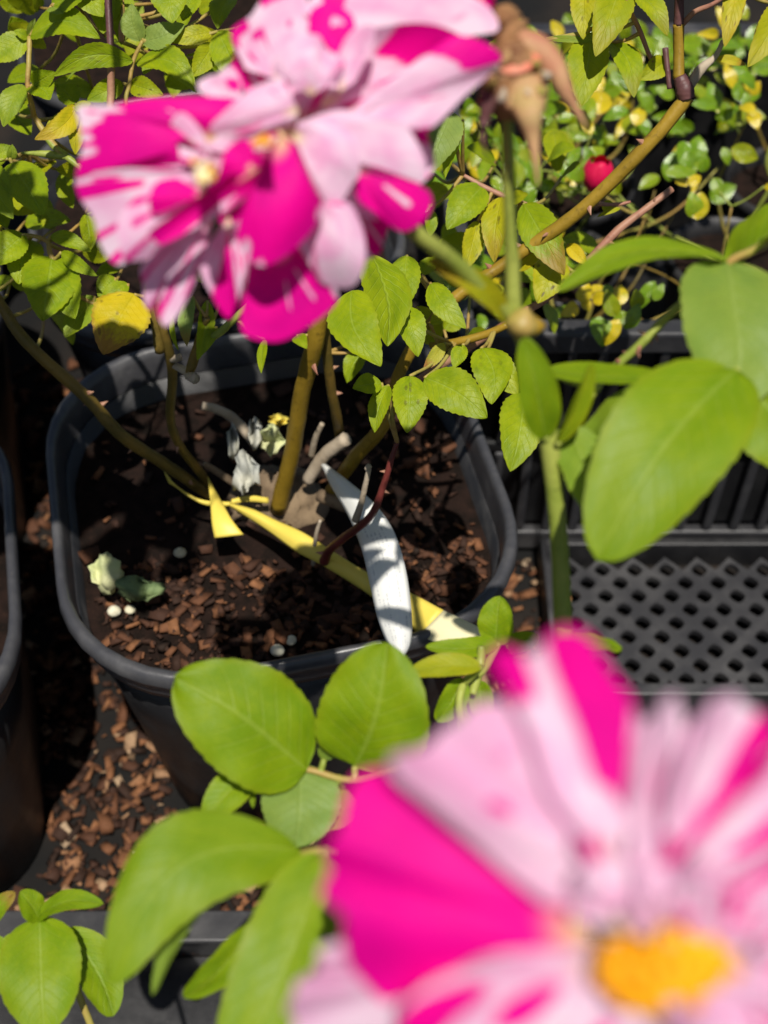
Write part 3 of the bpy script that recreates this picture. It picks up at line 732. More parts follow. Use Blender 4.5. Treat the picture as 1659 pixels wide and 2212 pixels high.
# leaves: bx, by, tx, ty, width, depth0, depth1, options
RL = [
 # top left
 (66, 78, 214, 80, 72, .688, .675, dict(curve=-.16, roll=-8)),
 (287, 131, 116, 165, 50, .676, .668, dict(curve=.17, roll=-25, spot=.35)),
 (287, 133, 140, 172, 44, .684, .69, dict(curve=.18, roll=40, und=.25)),
 (62, 80, -26, 132, 60, .69, .69, dict(roll=10)),
 (50, 183, 6, 272, 52, .69, .685, dict(roll=15, und=.1)),
 (68, 186, 108, 214, 58, .69, .68, dict(curve=-.1)),
 (70, 184, 118, 156, 42, .69, .68, {}),
 (166, 228, 76, 300, 46, .692, .68, dict(yel=.75, tip=.4, curve=-.12, roll=-10)),
 (160, 240, 92, 290, 30, .70, .695, dict(yel=.3, roll=50)),
 (163, 238, 163, 332, 44, .695, .69, dict(yel=.55, spot=.6)),
 (297, 136, 424, 196, 64, .677, .665, dict(curve=-.16)),
 (305, 90, 398, 52, 56, .676, .672, dict(und=.55, curve=.12)),
 (304, 90, 284, 8, 50, .676, .67, dict(und=.5, curve=-.1)),
 (362, -52, 372, 48, 84, .672, .662, dict(roll=5)),
 (160, -50, 222, 36, 66, .68, .675, {}),
 (238, -30, 222, 72, 70, .69, .685, {}),
 (262, -30, 262, 96, 54, .69, .685, {}),
 (457, 70, 372, 90, 42, .68, .675, dict(yel=.3, spot=.4)),
 (470, 68, 528, 184, 72, .68, .672, {}),
 (462, 95, 416, 166, 48, .682, .675, dict(yel=.15)),
 (282, 182, 352, 206, 44, .682, .675, dict(spot=.7, yel=.15, roll=10)),
 (266, 180, 188, 218, 44, .684, .68, {}),
 (112, 14, 200, -30, 60, .68, .67, {}),
 (112, 14, 135, 30, 40, .68, .675, dict(und=.3)),
 (420, -20, 395, 45, 48, .69, .685, {}),
 (500, -10, 470, 60, 60, .70, .69, dict(roll=30)),
 (60, 80, 76, 40, 26, .69, .69, dict(und=.3, roll=50)),
 (64, 84, 100, 104, 30, .695, .695, dict(yel=.3)),
 (62, 82, 30, 66, 22, .69, .685, {}),
 (330, 120, 310, 160, 30, .69, .685, {}),
 (160, 232, 208, 232, 26, .69, .685, dict(yel=.2)),
 # left middle
 (26, 352, 94, 466, 88, .695, .675, dict(roll=-6)),
 (-34, 362, 26, 470, 74, .695, .68, dict(roll=10)),
 (-20, 340, 30, 318, 34, .70, .70, {}),
 (24, 345, 26, 312, 22, .70, .695, dict(und=.2)),
 (-10, 455, 14, 492, 40, .70, .695, {}),
 (52, 506, -20, 575, 70, .70, .69, dict(roll=8)),
 (112, 556, 92, 692, 112, .705, .685, dict(roll=-8)),
 (60, 515, 40, 612, 80, .712, .70, {}),
 (115, 560, 162, 688, 84, .705, .692, dict(roll=12)),
 (132, 545, 209, 596, 32, .70, .692, dict(roll=25)),
 (110, 508, 196, 542, 36, .705, .70, {}),
 (290, 636, 222, 764, 118, .70, .685, dict(yel=.95, spot=.9, tip=.85, roll=4, bend=.06)),
 (205, 640, 140, 728, 60, .712, .705, dict(und=.1)),
 (250, 600, 212, 640, 50, .715, .71, {}),
 (415, 640, 402, 748, 38, .70, .70, dict(tip=.6, und=.6, spot=.5, roll=30)),
 (448, 650, 428, 778, 40, .705, .70, dict(roll=-30)),
 (372, 680, 384, 757, 16, .70, .70, dict(roll=45)),
 (468, 706, 440, 762, 26, .705, .70, {}),
 (572, 732, 564, 806, 24, .70, .69, dict(roll=35)),
 (640, 725, 662, 752, 30, .71, .70, {}),
 # centre, right of the upper bloom
 (760, 628, 822, 790, 104, .62, .60, dict(curve=.13, roll=-5, bend=.05)),
 (800, 548, 842, 745, 128, .64, .63, dict(roll=-35, spot=.1)),
 (878, 552, 872, 672, 66, .655, .65, dict(roll=8)),
 (868, 662, 904, 768, 64, .655, .645, dict(roll=-10)),
 (824, 828, 762, 838, 52, .66, .655, {}),
 (886, 812, 880, 934, 74, .655, .645, dict(spot=.45, bend=.08, roll=-4)),
 (838, 832, 808, 934, 48, .66, .655, dict(roll=28)),
 (918, 816, 1052, 902, 92, .652, .640, dict(roll=6, curve=-.06)),
 (1040, 752, 1062, 872, 84, .655, .640, dict(curve=-.12, spot=.2)),
 (1048, 762, 1118, 852, 66, .655, .645, dict(yel=.12)),
 (930, 612, 1006, 708, 56, .66, .65, dict(curve=.08)),
 (960, 742, 915, 800, 30, .68, .675, dict(tip=.9, yel=.6, und=.3)),
 (1000, 745, 980, 795, 34, .67, .665, {}),
 (1130, 850, 1104, 1016, 100, .60, .585, dict(roll=-14)),
 (1396, 862, 1340, 964, 78, .62, .61, dict(roll=18)),
 # behind the upright stem
 (1042, 402, 966, 494, 76, .70, .69, dict(roll=6)),
 (1086, 424, 1066, 564, 62, .70, .69, dict(yel=.42, spot=.55, tip=.35)),
 (1032, 478, 1004, 584, 48, .70, .695, dict(yel=.4, spot=.5)),
 (1132, 440, 1218, 592, 80, .695, .68, dict(tip=.6, bend=.1)),
 (1206, 556, 1162, 654, 74, .70, .69, dict(yel=.35, spot=.75)),
 (1114, 582, 1174, 546, 30, .70, .69, dict(yel=.6)),
 (1226, 528, 1268, 572, 30, .70, .695, dict(yel=.95)),
 (930, 452, 928, 512, 30, .70, .70, {}),
 (976, 242, 926, 372, 86, .66, .655, dict(und=.6, roll=10)),
 (1000, 260, 960, 385, 40, .665, .66, dict(roll=40)),
 (1100, 432, 1140, 420, 30, .70, .69, dict(yel=.2)),
 (930, 700, 985, 660, 30, .69, .685, dict(yel=.2)),
 # upper right
 (1344, -44, 1288, 118, 82, .635, .62, dict(yel=.2, tip=.2, bend=.1, roll=-4)),
 (1262, -34, 1260, 84, 54, .645, .64, dict(yel=.4, spot=.4)),
 (1280, 70, 1256, 228, 84, .65, .635, dict(roll=5, yel=.12)),
 (1322, 92, 1370, 208, 56, .65, .635, dict(curve=-.08, tip=.2)),
 (1374, -16, 1443, 74, 52, .63, .62, dict(roll=-15, yel=.12, tip=.2)),
 (1596, -50, 1566, 100, 46, .63, .625, dict(yel=.55, spot=.6, tip=.2)),
 (1690, 10, 1618, 142, 66, .63, .62, dict(yel=.35, tip=.1)),
 (1700, -10, 1628, 76, 26, .628, .622, dict(tip=.7, und=.6, roll=40)),
 (1440, 130, 1382, 172, 46, .65, .645, dict(yel=.2)),
 (1550, 125, 1612, 140, 20, .64, .64, dict(yel=.6, tip=.7)),
 (1180, 84, 1290, 90, 14, .65, .645, dict(und=.2)),
 (1178, 88, 1098, 74, 26, .65, .645, dict(yel=.1)),
 (1300, 442, 1330, 452, 26, .69, .69, dict(yel=.2)),
 (1340, 450, 1290, 468, 12, .69, .69, dict(yel=.3)),
]
for a in RL:
    kw = dict(a[7])
    leaf(rose, *a[:7], **kw)
    stalk(rose, W(a[0], a[1], a[5]), 0.07)
# the leaves farther inside the bush
rg = random.Random(21)
for (x0, x1, y0, y1, d0, d1, n) in ((0, 520, -30, 230, .72, .80, 26), (-20, 240, 330, 660, .72, .80, 18), (900, 1240, 100, 640, .74, .84, 26), (250, 640, 330, 640, .70, .80, 14), (780, 1000, 560, 760, .68, .76, 8)):
    for k in range(n):
        x, y, d = rg.uniform(x0, x1), rg.uniform(y0, y1), rg.uniform(d0, d1)
        a = rg.uniform(0, 6.28); L = rg.uniform(60, 105)
        leaf(rose, x, y, x + L * math.cos(a), y + L * math.sin(a) * 0.8 + 20, L * rg.uniform(.5, .68), d, d - rg.uniform(-.01, .03),
             roll=rg.uniform(-45, 45), yel=max(0, rg.gauss(0, .25)), spot=rg.choice((0, 0, .4)), nv=22, nu=6)
        stalk(rose, W(x, y, d), 0.09)

# unseen shoots and leaves added above the picture to shade pot and background
rg = random.Random(77)
shade_shoots = [(W(670, 330, .66), Vector((-.06, .40, .80))), (W(690, 640, .71), Vector((.03, .42, .84))), (W(235, -60, .665), Vector((-.19, .46, .80))), (W(235, -60, .665), Vector((-.12, .44, .86))), (W(1469, -60, .62), Vector((.18, .40, .78)))]
for a, b in shade_shoots:
    mid = (a + b) * .5 + Vector((0, .03, .01))
    if a == shade_shoots[1][0] or a == shade_shoots[0][0]: mid = Vector((b.x, .52, .66))
    tube('cane', [a, mid, b], [.0032, .0028, .0018], M['canedk'], rose, 20, 8, .1)
    CANES[rose.name] += [Vector(q) for q in crom([tuple(a), tuple(mid), tuple(b)], 20)]
sun_gaps = ((-.040, .372, .026), (-.122, .406, .030), (.005, .325, .045), (-.075, .335, .018), (-.105, .435, .02))  # openings kept so sun reaches crown, tags and yellow leaf
for (x0, x1, y0, y1, n) in ((-.14, -.02, .312, .42, 62), (-.235, -.14, .318, .385, 30), (-.085, .04, .42, .50, 50), (-.06, .08, .50, .62, 34), (-.20, -.16, .41, .43, 4)):
    k = 0
    while k < n:
        c = Vector((rg.uniform(x0, x1), rg.uniform(y0, y1), rg.uniform(.80, .88)))
        q = c - SUN_DIR * ((c.z - .83) / SUN_DIR.z)
        dv = Vector((rg.gauss(0, 1), rg.gauss(0, 1), rg.gauss(-.1, .2))).normalized() * rg.uniform(.032, .046)
        if any(math.hypot(q.x + dv.x * .5 - gx, q.y + dv.y * .5 - gy) < gr + .012 for gx, gy, gr in sun_gaps): k += .2; continue
        k += 1
        leaf3(rose, c, c + dv, dv.length * rg.uniform(.58, .72), yel=max(0, rg.gauss(0, .2)), nv=14, nu=6, nrm=Vector((rg.gauss(0, .3), rg.gauss(-.15, .3), 1)).normalized())  # added leaf, faced upwards to block more sun
        if k % 2 < 1: stalk(rose, c, .12)

# withered bits caught in the crown
def crumple(name, x, y, d, sx, sy, mat, label, cat, seed):
    rg = random.Random(seed); n = 9; V, F = [], []
    for j in range(n):
        for i in range(n):
            u, v = i / (n - 1) * 2 - 1, j / (n - 1) * 2 - 1
            k = 1 - 0.35 * (u * u * v * v)
            dz = 0.016 * mnoise.noise(Vector((u * 1.3, v * 1.3, seed * 3.1))) + 0.004 * mnoise.noise(Vector((u * 4, v * 4, seed)))
            V.append(W(x + u * sx * math.sqrt(1.02 - .8 * v * v) + .45 * sx * mnoise.noise(Vector((v * 1.7, seed * 1.3, .2))) + .3 * sx * mnoise.noise(Vector((u * 3, v * 3, seed + .5))), y + v * sy * k + .35 * sy * mnoise.noise(Vector((u * 2, seed, v * 2))), d + dz))
    for j in range(n - 1):
        for i in range(n - 1):
            a = j * n + i; F.append((a, a + 1, a + n + 1, a + n))
    c = sum(V, Vector()) / len(V)
    o = mesh(name, [p - c for p in V], F, M[mat], uvs=[(0, 0)] * len(V)); o.location = c
    m = o.modifiers.new('thick', 'SOLIDIFY'); m.thickness = 0.0006
    return tag(o, label, cat)
crumple('withered_petal', 528, 1022, .815, 26, 46, 'ash', 'large ash grey withered petal on the crown of the tagged rose', 'dead petal', 1)
crumple('withered_petal', 502, 952, .82, 12, 40, 'ash', 'narrow grey withered petal standing up left on the crown', 'dead petal', 2)
crumple('withered_petal', 552, 936, .825, 15, 36, 'ash', 'grey withered petal with a white edge behind the others on the crown', 'dead petal', 3)
crumple('withered_petal', 584, 950, .82, 26, 34, 'paledry', 'cream yellow withered petal beside the thick cane', 'dead petal', 4)
crumple('withered_petal', 600, 908, .83, 20, 14, 'ytag', 'small bright yellow dry petal above the crown', 'dead petal', 6)
crumple('dead_leaf', 232, 1238, .800, 36, 44, 'paledry', 'pale green dried leaf lying on the bark chips in the pot', 'dead leaf', 7)
crumple('dead_leaf', 302, 1272, .795, 48, 28, 'dullgreen', 'dull green curled leaf beside the pale one on the bark chips', 'dead leaf', 8)
def pebble(x, y, z, r, label):
    p = onz(x, y, z); V, F = [], []
    o = blob('perlite_grain', p + Vector((0, 0, r * .7)), Vector((.1, .2, 1)), r, r * 1.7, M['pebble'], None, 10, 6)
    return tag(o, label, 'pebble')
pebble(600, 1412, SOIL_Z + .004, .0048, 'pale cream perlite grain near the front rim of the pot, left of two')
pebble(628, 1388, SOIL_Z + .004, .0040, 'pale cream perlite grain near the front rim of the pot, right of two')
pebble(248, 1326, SOIL_Z + .004, .0046, 'cream perlite grain below the pale dead leaf in the pot')
pebble(282, 1322, SOIL_Z + .004, .0036, 'smaller perlite grain right of the cream one under the dead leaf')
pebble(390, 1200, SOIL_Z + .006, .0044, 'lone pinkish pebble in the shaded middle of the pot')

# ------------------------------------------------------------------ the two plant tags
def ribbon(name, left, right, mat, parent, n=40, nu=8, bow=0.003, uvflip=False, th=0.0005):
    A, B = crom(left, n), crom(right, n); V, F, U = [], [], []
    for i in range(n):
        for j in range(nu + 1):
            t = j / nu; q = A[i] * (1 - t) + B[i] * t
            V.append(W(q[0], q[1], q[2] - bow * math.sin(math.pi * t))); U.append((t, i / (n - 1)))
    for i in range(n - 1):
        for j in range(nu):
            a = i * (nu + 1) + j; F.append((a, a + 1, a + nu + 2, a + nu + 1))
    o = mesh(name, V, F, M[mat], parent, U)
    m = o.modifiers.new('thick', 'SOLIDIFY'); m.thickness = th
    return o
wt = empty('white_plant_tag', W(697, 1004, .825), 'white plastic plant tag with faint print hanging over the pot front', 'plant tag')
ribbon('strip', [(694, 1003, .822), (716, 1050, .80), (752, 1112, .775), (782, 1185, .755), (800, 1262, .742), (818, 1340, .738), (842, 1398, .738), (862, 1421, .739)],
       [(702, 1003, .822), (752, 1040, .79), (812, 1092, .765), (852, 1152, .75), (876, 1232, .741), (888, 1322, .737), (887, 1388, .738), (870, 1421, .739)], 'wtag', wt, bow=.005)
yt = empty('yellow_plant_tag', W(480, 1090, .835), 'long yellow plastic tag looped round the canes and lying to the pot front', 'plant tag')
ribbon('strip', [(498, 1086, .822), (548, 1100, .815), (598, 1124, .81), (655, 1150, .80), (712, 1186, .795), (790, 1234, .785), (890, 1282, .775), (958, 1318, .765)],
       [(492, 1092, .822), (540, 1122, .815), (582, 1150, .81), (640, 1192, .80), (704, 1226, .795), (790, 1280, .785), (876, 1344, .775), (905, 1372, .765)], 'ytag', yt, bow=.003)
ribbon('pale_end', [(958, 1318, .765), (1005, 1340, .758), (1050, 1362, .752), (1076, 1376, .748)], [(905, 1372, .765), (940, 1388, .758), (985, 1404, .752), (1030, 1404, .748)], 'yend', yt, 16, bow=.003)
ribbon('folded_end', [(448, 1030, .832), (455, 1090, .818), (458, 1130, .812), (464, 1162, .810)], [(470, 1070, .832), (486, 1098, .818), (502, 1125, .812), (526, 1155, .810)], 'ytag', yt, 16, bow=.001)
ribbon('loop', [(354, 1018, .835), (372, 1040, .83), (400, 1062, .828), (440, 1080, .828), (500, 1084, .825)], [(364, 1044, .835), (384, 1056, .83), (408, 1074, .828), (446, 1092, .828), (500, 1094, .825)], 'ytag', yt, 18, bow=.001)
ribbon('loop', [(500, 1078, .826), (540, 1070, .83), (580, 1075, .835)], [(500, 1090, .826), (540, 1084, .83), (580, 1088, .835)], 'ytag', yt, 12, bow=.001)

# ------------------------------------------------------------------ small leaved plants in the crate
def small_pot(loc, label):
    root = empty('small_pot', loc, label, 'plant pot', 'small pots in the crate')
    seg = 24; V = []
    prof = [(0.040, 0.0), (0.044, 0.004), (0.056, 0.115), (0.060, 0.116), (0.060, 0.130), (0.056, 0.130), (0.054, 0.110)]
    rings_mesh('wall', [[(r * math.cos(2 * math.pi * k / seg), r * math.sin(2 * math.pi * k / seg), z) for k in range(seg)] for r, z in prof], M['plastic'], root, cap0=True)
    rings_mesh('soil', [[(r * math.cos(2 * math.pi * k / seg), r * math.sin(2 * math.pi * k / seg), z) for k in range(seg)] for r, z in ((0.0541, .112), (.03, .115), (.004, .116))], M['soil'], root, cap1=True)
    return root
mini = []
spots = [((0.150, 0.80), 'nearest left in the crate'), ((0.300, 0.80), 'nearest right in the crate'), ((0.160, 0.945), 'in the middle of the crate on the left'), ((0.325, 0.955), 'in the middle of the crate on the right'), ((0.19, 1.07), 'at the back of the crate on the left'), ((0.40, 1.07), 'at the back of the crate on the right')]
for (x, y), wd in spots:
    small_pot((x, y, 0.0065), 'small round black pot ' + wd)
    r = empty('small_leaved_rose', (x, y, 0.117), 'glossy small leaved rose plant ' + wd, 'plant', 'small leaved roses in the crate')
    mini.append(r)
    rg2 = random.Random(int(x * 1000 + y * 7777)); CANES[r.name] = []
    for k in range(5):
        a = rg2.uniform(0, 6.28); q = Vector((x, y, 0.118)); P = [q.copy()]
        dv = Vector((math.cos(a) * .5, math.sin(a) * .5, 1)).normalized()
        for j in range(5):
            dv = (dv + Vector((rg2.gauss(0, .22), rg2.gauss(0, .22), rg2.gauss(-.02, .12)))).normalized()
            q = q + dv * rg2.uniform(.028, .046); P.append(q.copy())
        tube('stem', P, [.0022, .002, .0017, .0014, .0011, .0008], M[rg2.choice(('petiole', 'canedk', 'green'))], r, 20, 6)
        CANES[r.name] += [Vector(c) for c in crom([tuple(p) for p in P], 24)]
rg = random.Random(5)
def mini_leaf(x, y, z, L, ang, yel=0.0, ratio=.62, und=0.0, spot=0.0, tip=0.0, rl=None):
    p = onz(x, y, z); r = min(mini, key=lambda m: (m.location.xy - p.xy).length)
    d = depth_of(p)
    tx, ty = x + L * math.cos(ang), y + L * math.sin(ang)
    leaf(r, x, y, tx, ty, L * ratio, d, d - rg.uniform(-.008, .012), mat='sleaf', roll=rg.uniform(-40, 40) if rl is None else rl, yel=yel, und=und, spot=spot, tip=tip, nv=12, nu=6, teeth=0)
    stalk(r, p, .035, 'green', .0007)
dens = [(900, 1240, 225, 470, 90), (1200, 1440, 60, 330, 62), (1440, 1640, 60, 330, 56), (1190, 1560, 330, 420, 18), (900, 1240, 470, 690, 34), (1230, 1440, 590, 715, 9), (1060, 1240, 10, 150, 12), (1560, 1650, 20, 120, 6), (1500, 1660, 380, 470, 3)]
for x0, x1, y0, y1, n in dens:
    for k in range(n):
        x, y = rg.uniform(x0, x1), rg.uniform(y0, y1)
        mini_leaf(x, y, rg.uniform(.235, .345), rg.uniform(36, 70), rg.uniform(0, 6.28), yel=.9 if rg.random() < .13 else max(0, rg.gauss(.05, .12)), ratio=rg.uniform(.42, .66))
for (x, y, L, a, ye) in ((1278, 200, 44, -.9, 1), (1262, 226, 66, -.1, 1), (1372, 272, 44, -1.2, .9), (1612, 178, 30, 1.2, 1), (1622, 205, 36, -1.0, 1), (1600, 228, 40, .6, .9), (1622, 240, 42, 1.2, 1), (1460, 385, 30, .6, 1), (1485, 397, 34, -.5, 1),
                         (1505, 475, 62, -1.4, .75), (1500, 470, 56, -1.7, .1), (1255, 655, 46, -1.2, 1), (1270, 640, 40, -.6, 1), (1248, 660, 44, 2.6, 1), (1262, 645, 30, 1.2, 1), (1280, 648, 40, -.2, 1), (1335, 660, 46, -1.4, .8), (1375, 668, 44, -1.6, .2), (1325, 690, 40, -.2, .1), (1235, 172, 40, 1.2, .8), (1440, 260, 46, .6, .0), (1478, 330, 60, 1.3, .1), (1495, 350, 60, -1.3, 0)):
    mini_leaf(x, y, .315, L, a, yel=ye, rl=rg.uniform(-20, 20), ratio=.72)
# the red bud
bp_ = onz(1291, 380, .33); br = min(mini, key=lambda m: (m.location.xy - bp_.xy).length)
bud = blob('bud', bp_, Vector((.25, -.1, 1)), .0105, .024, M['budred'], br, 16, 10, lambda t: math.sin(math.pi * (.1 + .86 * t)) ** .8)
bud['label'] = 'single crimson bud'
for k in range(5):
    a = k * 1.256; o_ = Vector((math.cos(a), math.sin(a), 0))
    V, F, U = [], [], []
    for j in range(7):
        for i in range(7):
            u, v = i / 6 * 2 - 1, j / 6
            an = a + u * .85; rr = .0112 * math.sin(math.pi * (.14 + .74 * v)) ** .8 + .0022 * v * v
            V.append(bp_ + Vector((math.cos(an) * rr, math.sin(an) * rr, -.012 + .026 * v - .004 * u * u * v))); U.append((u, v))
    for j in range(6):
        for i in range(6): q = j * 7 + i; F.append((q, q + 1, q + 8, q + 7))
    mesh('bud_petal', V, F, M['budred'], bud, U)
stalk(br, bp_ - Vector((0, 0, .011)), .2, 'petiole', .0011)

# ------------------------------------------------------------------ the striped rose in the foreground
fb = empty('striped_rose_bush', (0.02, 0.010, SOIL_Z), 'foreground rose bush bearing two magenta and white striped blooms', 'rose bush')
cane(fb, [(1095, 235, .366), (1098, 340, .376), (1101, 450, .385), (1106, 560, .394), (1109, 650, .40), (1116, 700, .404)], [26, 28, 28, 32, 35, 36], 'green', 40, wob=.06, name='stem')
base = Vector((0.03, 0.02, SOIL_Z))
P = [W(1116, 690, .403), W(1150, 800, .41), W(1185, 950, .42), W(1200, 1080, .43), W(1210, 1200, .44), W(1217, 1350, .45), W(1232, 1500, .46), W(1260, 1750, .475), W(1240, 2000, .50), Vector((.045, .09, .40)), Vector((.035, .04, .30)), base]
rad = [r * .5 * .42 / FV for r in (34, 36, 44, 40, 42, 44, 46, 48, 50, 60, 66, 70)]
tube('stem', P, rad, M['green'], fb, 90, 12, .05)
CANES[fb.name] += [Vector(q) for q in crom([tuple(p) for p in P], 80)]
cane(fb, [(1108, 690, .403), (1060, 640, .393), (980, 565, .377), (905, 508, .364), (820, 440, .356), (700, 380, .35)], [34, 38, 38, 36, 34, 34], 'green', 30, wob=.04, name='flower_stalk')
leaf(fb, 1092, 694, 925, 560, 62, .400, .376, mat='fleaf', roll=14, fold=.6, yel=.45, tip=.5, teeth=0, name='bract', label='narrow bract with a pink fold')
# node with the pale stub
blob('node', W(1128, 700, .399), Vector((.2, .3, 1)), .0052, .011, M['petiole'], fb, 12, 7)
blob('node', W(1150, 704, .40), Vector((1, -.2, .2)), .0034, .008, M['cane'], fb, 10, 6)
# spent flower
hip = tube('spent_flower', [W(1096, 262, 0.3680), W(1098, 230, 0.3670), W(1108, 190, 0.3650), W(1112, 140, 0.3640), W(1112, 105, 0.3640), W(1108, 88, 0.3640)], [.0022, .0062, .0092, .0088, .0076, .0042], M['dry'], fb, 26, 18, .16)
hip['label'] = 'spent flower with drooping pink brown sepals and no petals'
def sepal(pts, wid, seed, mat='sepal'):
    n, nu = 26, 6; s = crom(pts, n); V, F, U = [], [], []
    for i in range(n):
        t = i / (n - 1); q = Vector(W(*s[i])); a = Vector(W(*s[max(0, i - 1)])); b = Vector(W(*s[min(n - 1, i + 1)]))
        ax = (b - a).normalized(); vw = (CAMP - q).normalized(); sd = ax.cross(vw).normalized(); nn = sd.cross(ax).normalized()
        ww = wid * (.66 * (1 - t) ** 1.5 + .09 * (1 - t) ** .35 + .015) * .366 / FV
        for j in range(nu + 1):
            u = j / nu * 2 - 1
            V.append(q + sd * (u * ww) + nn * (-(u * u) * ww * .55 + .0006 * math.sin(t * 14 + seed))); U.append((u, t))
    for i in range(n - 1):
        for j in range(nu):
            a = i * (nu + 1) + j; F.append((a, a + 1, a + nu + 2, a + nu + 1))
    o = mesh('sepal', V, F, M[mat], hip, U); m = o.modifiers.new('t', 'SOLIDIFY'); m.thickness = .0005; return o
sepal([(1112, 108, 0.3580), (1160, 112, 0.3560), (1200, 150, 0.3550), (1225, 205, 0.3560), (1250, 245, 0.3580), (1268, 278, 0.3600)], 62, 1)
sepal([(1122, 170, 0.3560), (1138, 215, 0.3530), (1146, 265, 0.3530), (1154, 320, 0.3550), (1162, 402, 0.3580)], 76, 2)
sepal([(1080, 165, 0.3620), (1062, 195, 0.3600), (1050, 245, 0.3610), (1042, 290, 0.3630), (1050, 332, 0.3640)], 46, 3, 'purple')
sepal([(1130, 150, 0.3740), (1160, 190, 0.3780), (1172, 225, 0.3800), (1182, 240, 0.3810)], 40, 4, 'canedk')
sepal([(1090, 120, 0.3720), (1060, 150, 0.3760), (1045, 190, 0.3800), (1030, 230, 0.3820)], 46, 5)
tube('style_column', [W(1108, 118, 0.3630), W(1102, 80, 0.3620), W(1092, 45, 0.3610), W(1090, 18, 0.3610)], [.0050, .0052, .0048, .0030], M['dry'], hip, 20, 12, .5)
blob('disc', W(1110, 118, 0.3585), Vector((-.1, -.25, 1)), .0078, .0040, M['salmon'], hip, 18, 6)
rg = random.Random(12)
for k in range(34):                                   # shrivelled stamens round the disc
    a = rg.uniform(0, 6.28); c0 = W(1112 + 44 * math.cos(a), 165 + 34 * math.sin(a), 0.3590 + .004 * math.cos(a))
    c1 = W(1112 + rg.uniform(50, 74) * math.cos(a), 172 + rg.uniform(38, 62) * math.sin(a), 0.3535 + .006 * rg.random())
    tube('dry_stamen', [c0, (c0 + c1) * .5 + Vector((0, -.002, .002)), c1], [.0007, .0008, .0016], M[rg.choice(('dry', 'sepal', 'grey', 'petiole'))], hip, 7, 6, .2)

# foreground leaves
FL = [
 (1568, 560, 1206, 618, 96, .42, .40, dict(curve=.05, roll=42, bend=.10, fold=.15)),
 (1566, 566, 1590, 880, 262, .42, .40, dict(roll=-14, und=.35, bend=.12, fold=.18)),
 (1592, 800, 1292, 1200, 268, .40, .375, dict(roll=6, curve=.03, bend=.13, fold=.12)),
 (1572, 590, 1790, 452, 190, .44, .43, dict(roll=-60)),
 (1600, 810, 1790, 1010, 200, .41, .40, dict(roll=20)),
 (1178, 945, 1132, 730, 88, .415, .395, dict(roll=4, bend=.06, fold=.3, teeth=0)),
 (1205, 955, 1278, 785, 56, .415, .40, dict(roll=45, fold=.5, teeth=0, yel=.12)),
 (1440, 818, 1236, 1010, 176, .425, .43, dict(roll=64, und=.15, fold=.2)),
 (1226, 920, 1292, 1114, 128, .43, .42, dict(roll=-22, und=.2)),
 (1180, 800, 1440, 818, 66, .45, .42, dict(roll=-30, bend=-.02)),
 (1470, 790, 1600, 830, 70, .41, .405, dict(roll=15)),
 # below the pot rim
 (662, 1664, 380, 1462, 246, .47, .45, dict(roll=4, bend=.08, fold=.12, curve=.02)),
 (766, 1655, 836, 1392, 242, .47, .45, dict(roll=-6, bend=.10, fold=.12, curve=.06)),
 (648, 1650, 640, 1830, 172, .475, .465, dict(roll=-10, und=.45)),
 (700, 1640, 742, 1560, 60, .475, .47, dict(und=.3, roll=30)),
 (548, 1668, 440, 1770, 84, .475, .465, dict(roll=14)),
 (560, 1676, 545, 1745, 22, .475, .47, dict(roll=40)),
 (648, 1836, 232, 2118, 205, .38, .355, dict(curve=.24, roll=-8, bend=.10, fold=.14)),
 (646, 1856, 326, 2146, 84, .385, .362, dict(curve=.22, roll=42, und=.30, bend=.05)),
 (700, 1846, 490, 2340, 215, .375, .35, dict(curve=-.05, roll=8, bend=.08)),
 (560, 1990, 400, 2160, 90, .43, .43, dict(roll=-40)),
 (1080, 1384, 920, 1396, 52, .53, .52, dict(roll=25, curve=-.12)),
 (1072, 1392, 1080, 1288, 80, .53, .525, dict(roll=-20)),
 (1092, 1392, 1164, 1376, 44, .53, .525, dict(roll=15)),
 (1040, 1440, 880, 1452, 56, .50, .50, dict(yel=.3)),
 (1000, 1465, 945, 1560, 66, .51, .51, dict(roll=-30)),
 (1036, 1470, 1046, 1560, 60, .52, .52, dict(roll=30)),
 (1010, 1500, 980, 1590, 56, .53, .53, {}),
 (1208, 1380, 1344, 1400, 92, .45, .45, dict(roll=-58)),
 (740, 1700, 700, 1790, 90, .48, .475, dict(roll=-25)),
]
cane(fb, [(1720, 490, .44), (1640, 535, .43), (1570, 576, .42), (1570, 680, .415), (1585, 800, .405)], [20, 19, 18, 14, 13], 'petiole', name='leaf_stalk')
cane(fb, [(1318, 802, .46), (1390, 738, .455), (1460, 668, .45), (1580, 585, .43)], [18, 20, 20, 18], 'green', name='leaf_stalk', thorns=8)
cane(fb, [(1205, 960, .42), (1280, 850, .44), (1318, 802, .46)], [20, 18, 18], 'green', name='leaf_stalk')
cane(fb, [(560, 1672, .475), (660, 1662, .473), (760, 1684, .47), (900, 1650, .46), (1240, 1600, .465)], [10, 14, 15, 16, 20], 'petiole', name='leaf_stalk')
cane(fb, [(640, 1845, .382), (700, 1838, .378), (820, 1860, .385), (1000, 1880, .395), (1250, 1800, .478)], [14, 16, 18, 18, 20], 'petiole', name='leaf_stalk')
cane(fb, [(1078, 1388, .53), (1040, 1450, .52), (1000, 1480, .51), (1000, 1560, .50), (1100, 1650, .46), (1240, 1760, .475)], [14, 20, 18, 20, 20, 20], 'green', name='leaf_stalk')
cane(fb, [(1040, 1395, .52), (1036, 1440, .52), (1020, 1500, .515)], [16, 22, 18], 'green', name='leaf_stalk')
for a in FL:
    kw = dict(a[7]); leaf(fb, *a[:7], mat='fleaf', nu=10, nv=44, **kw)
    stalk(fb, W(a[0], a[1], a[5]), 0.05, 'green', .0012)
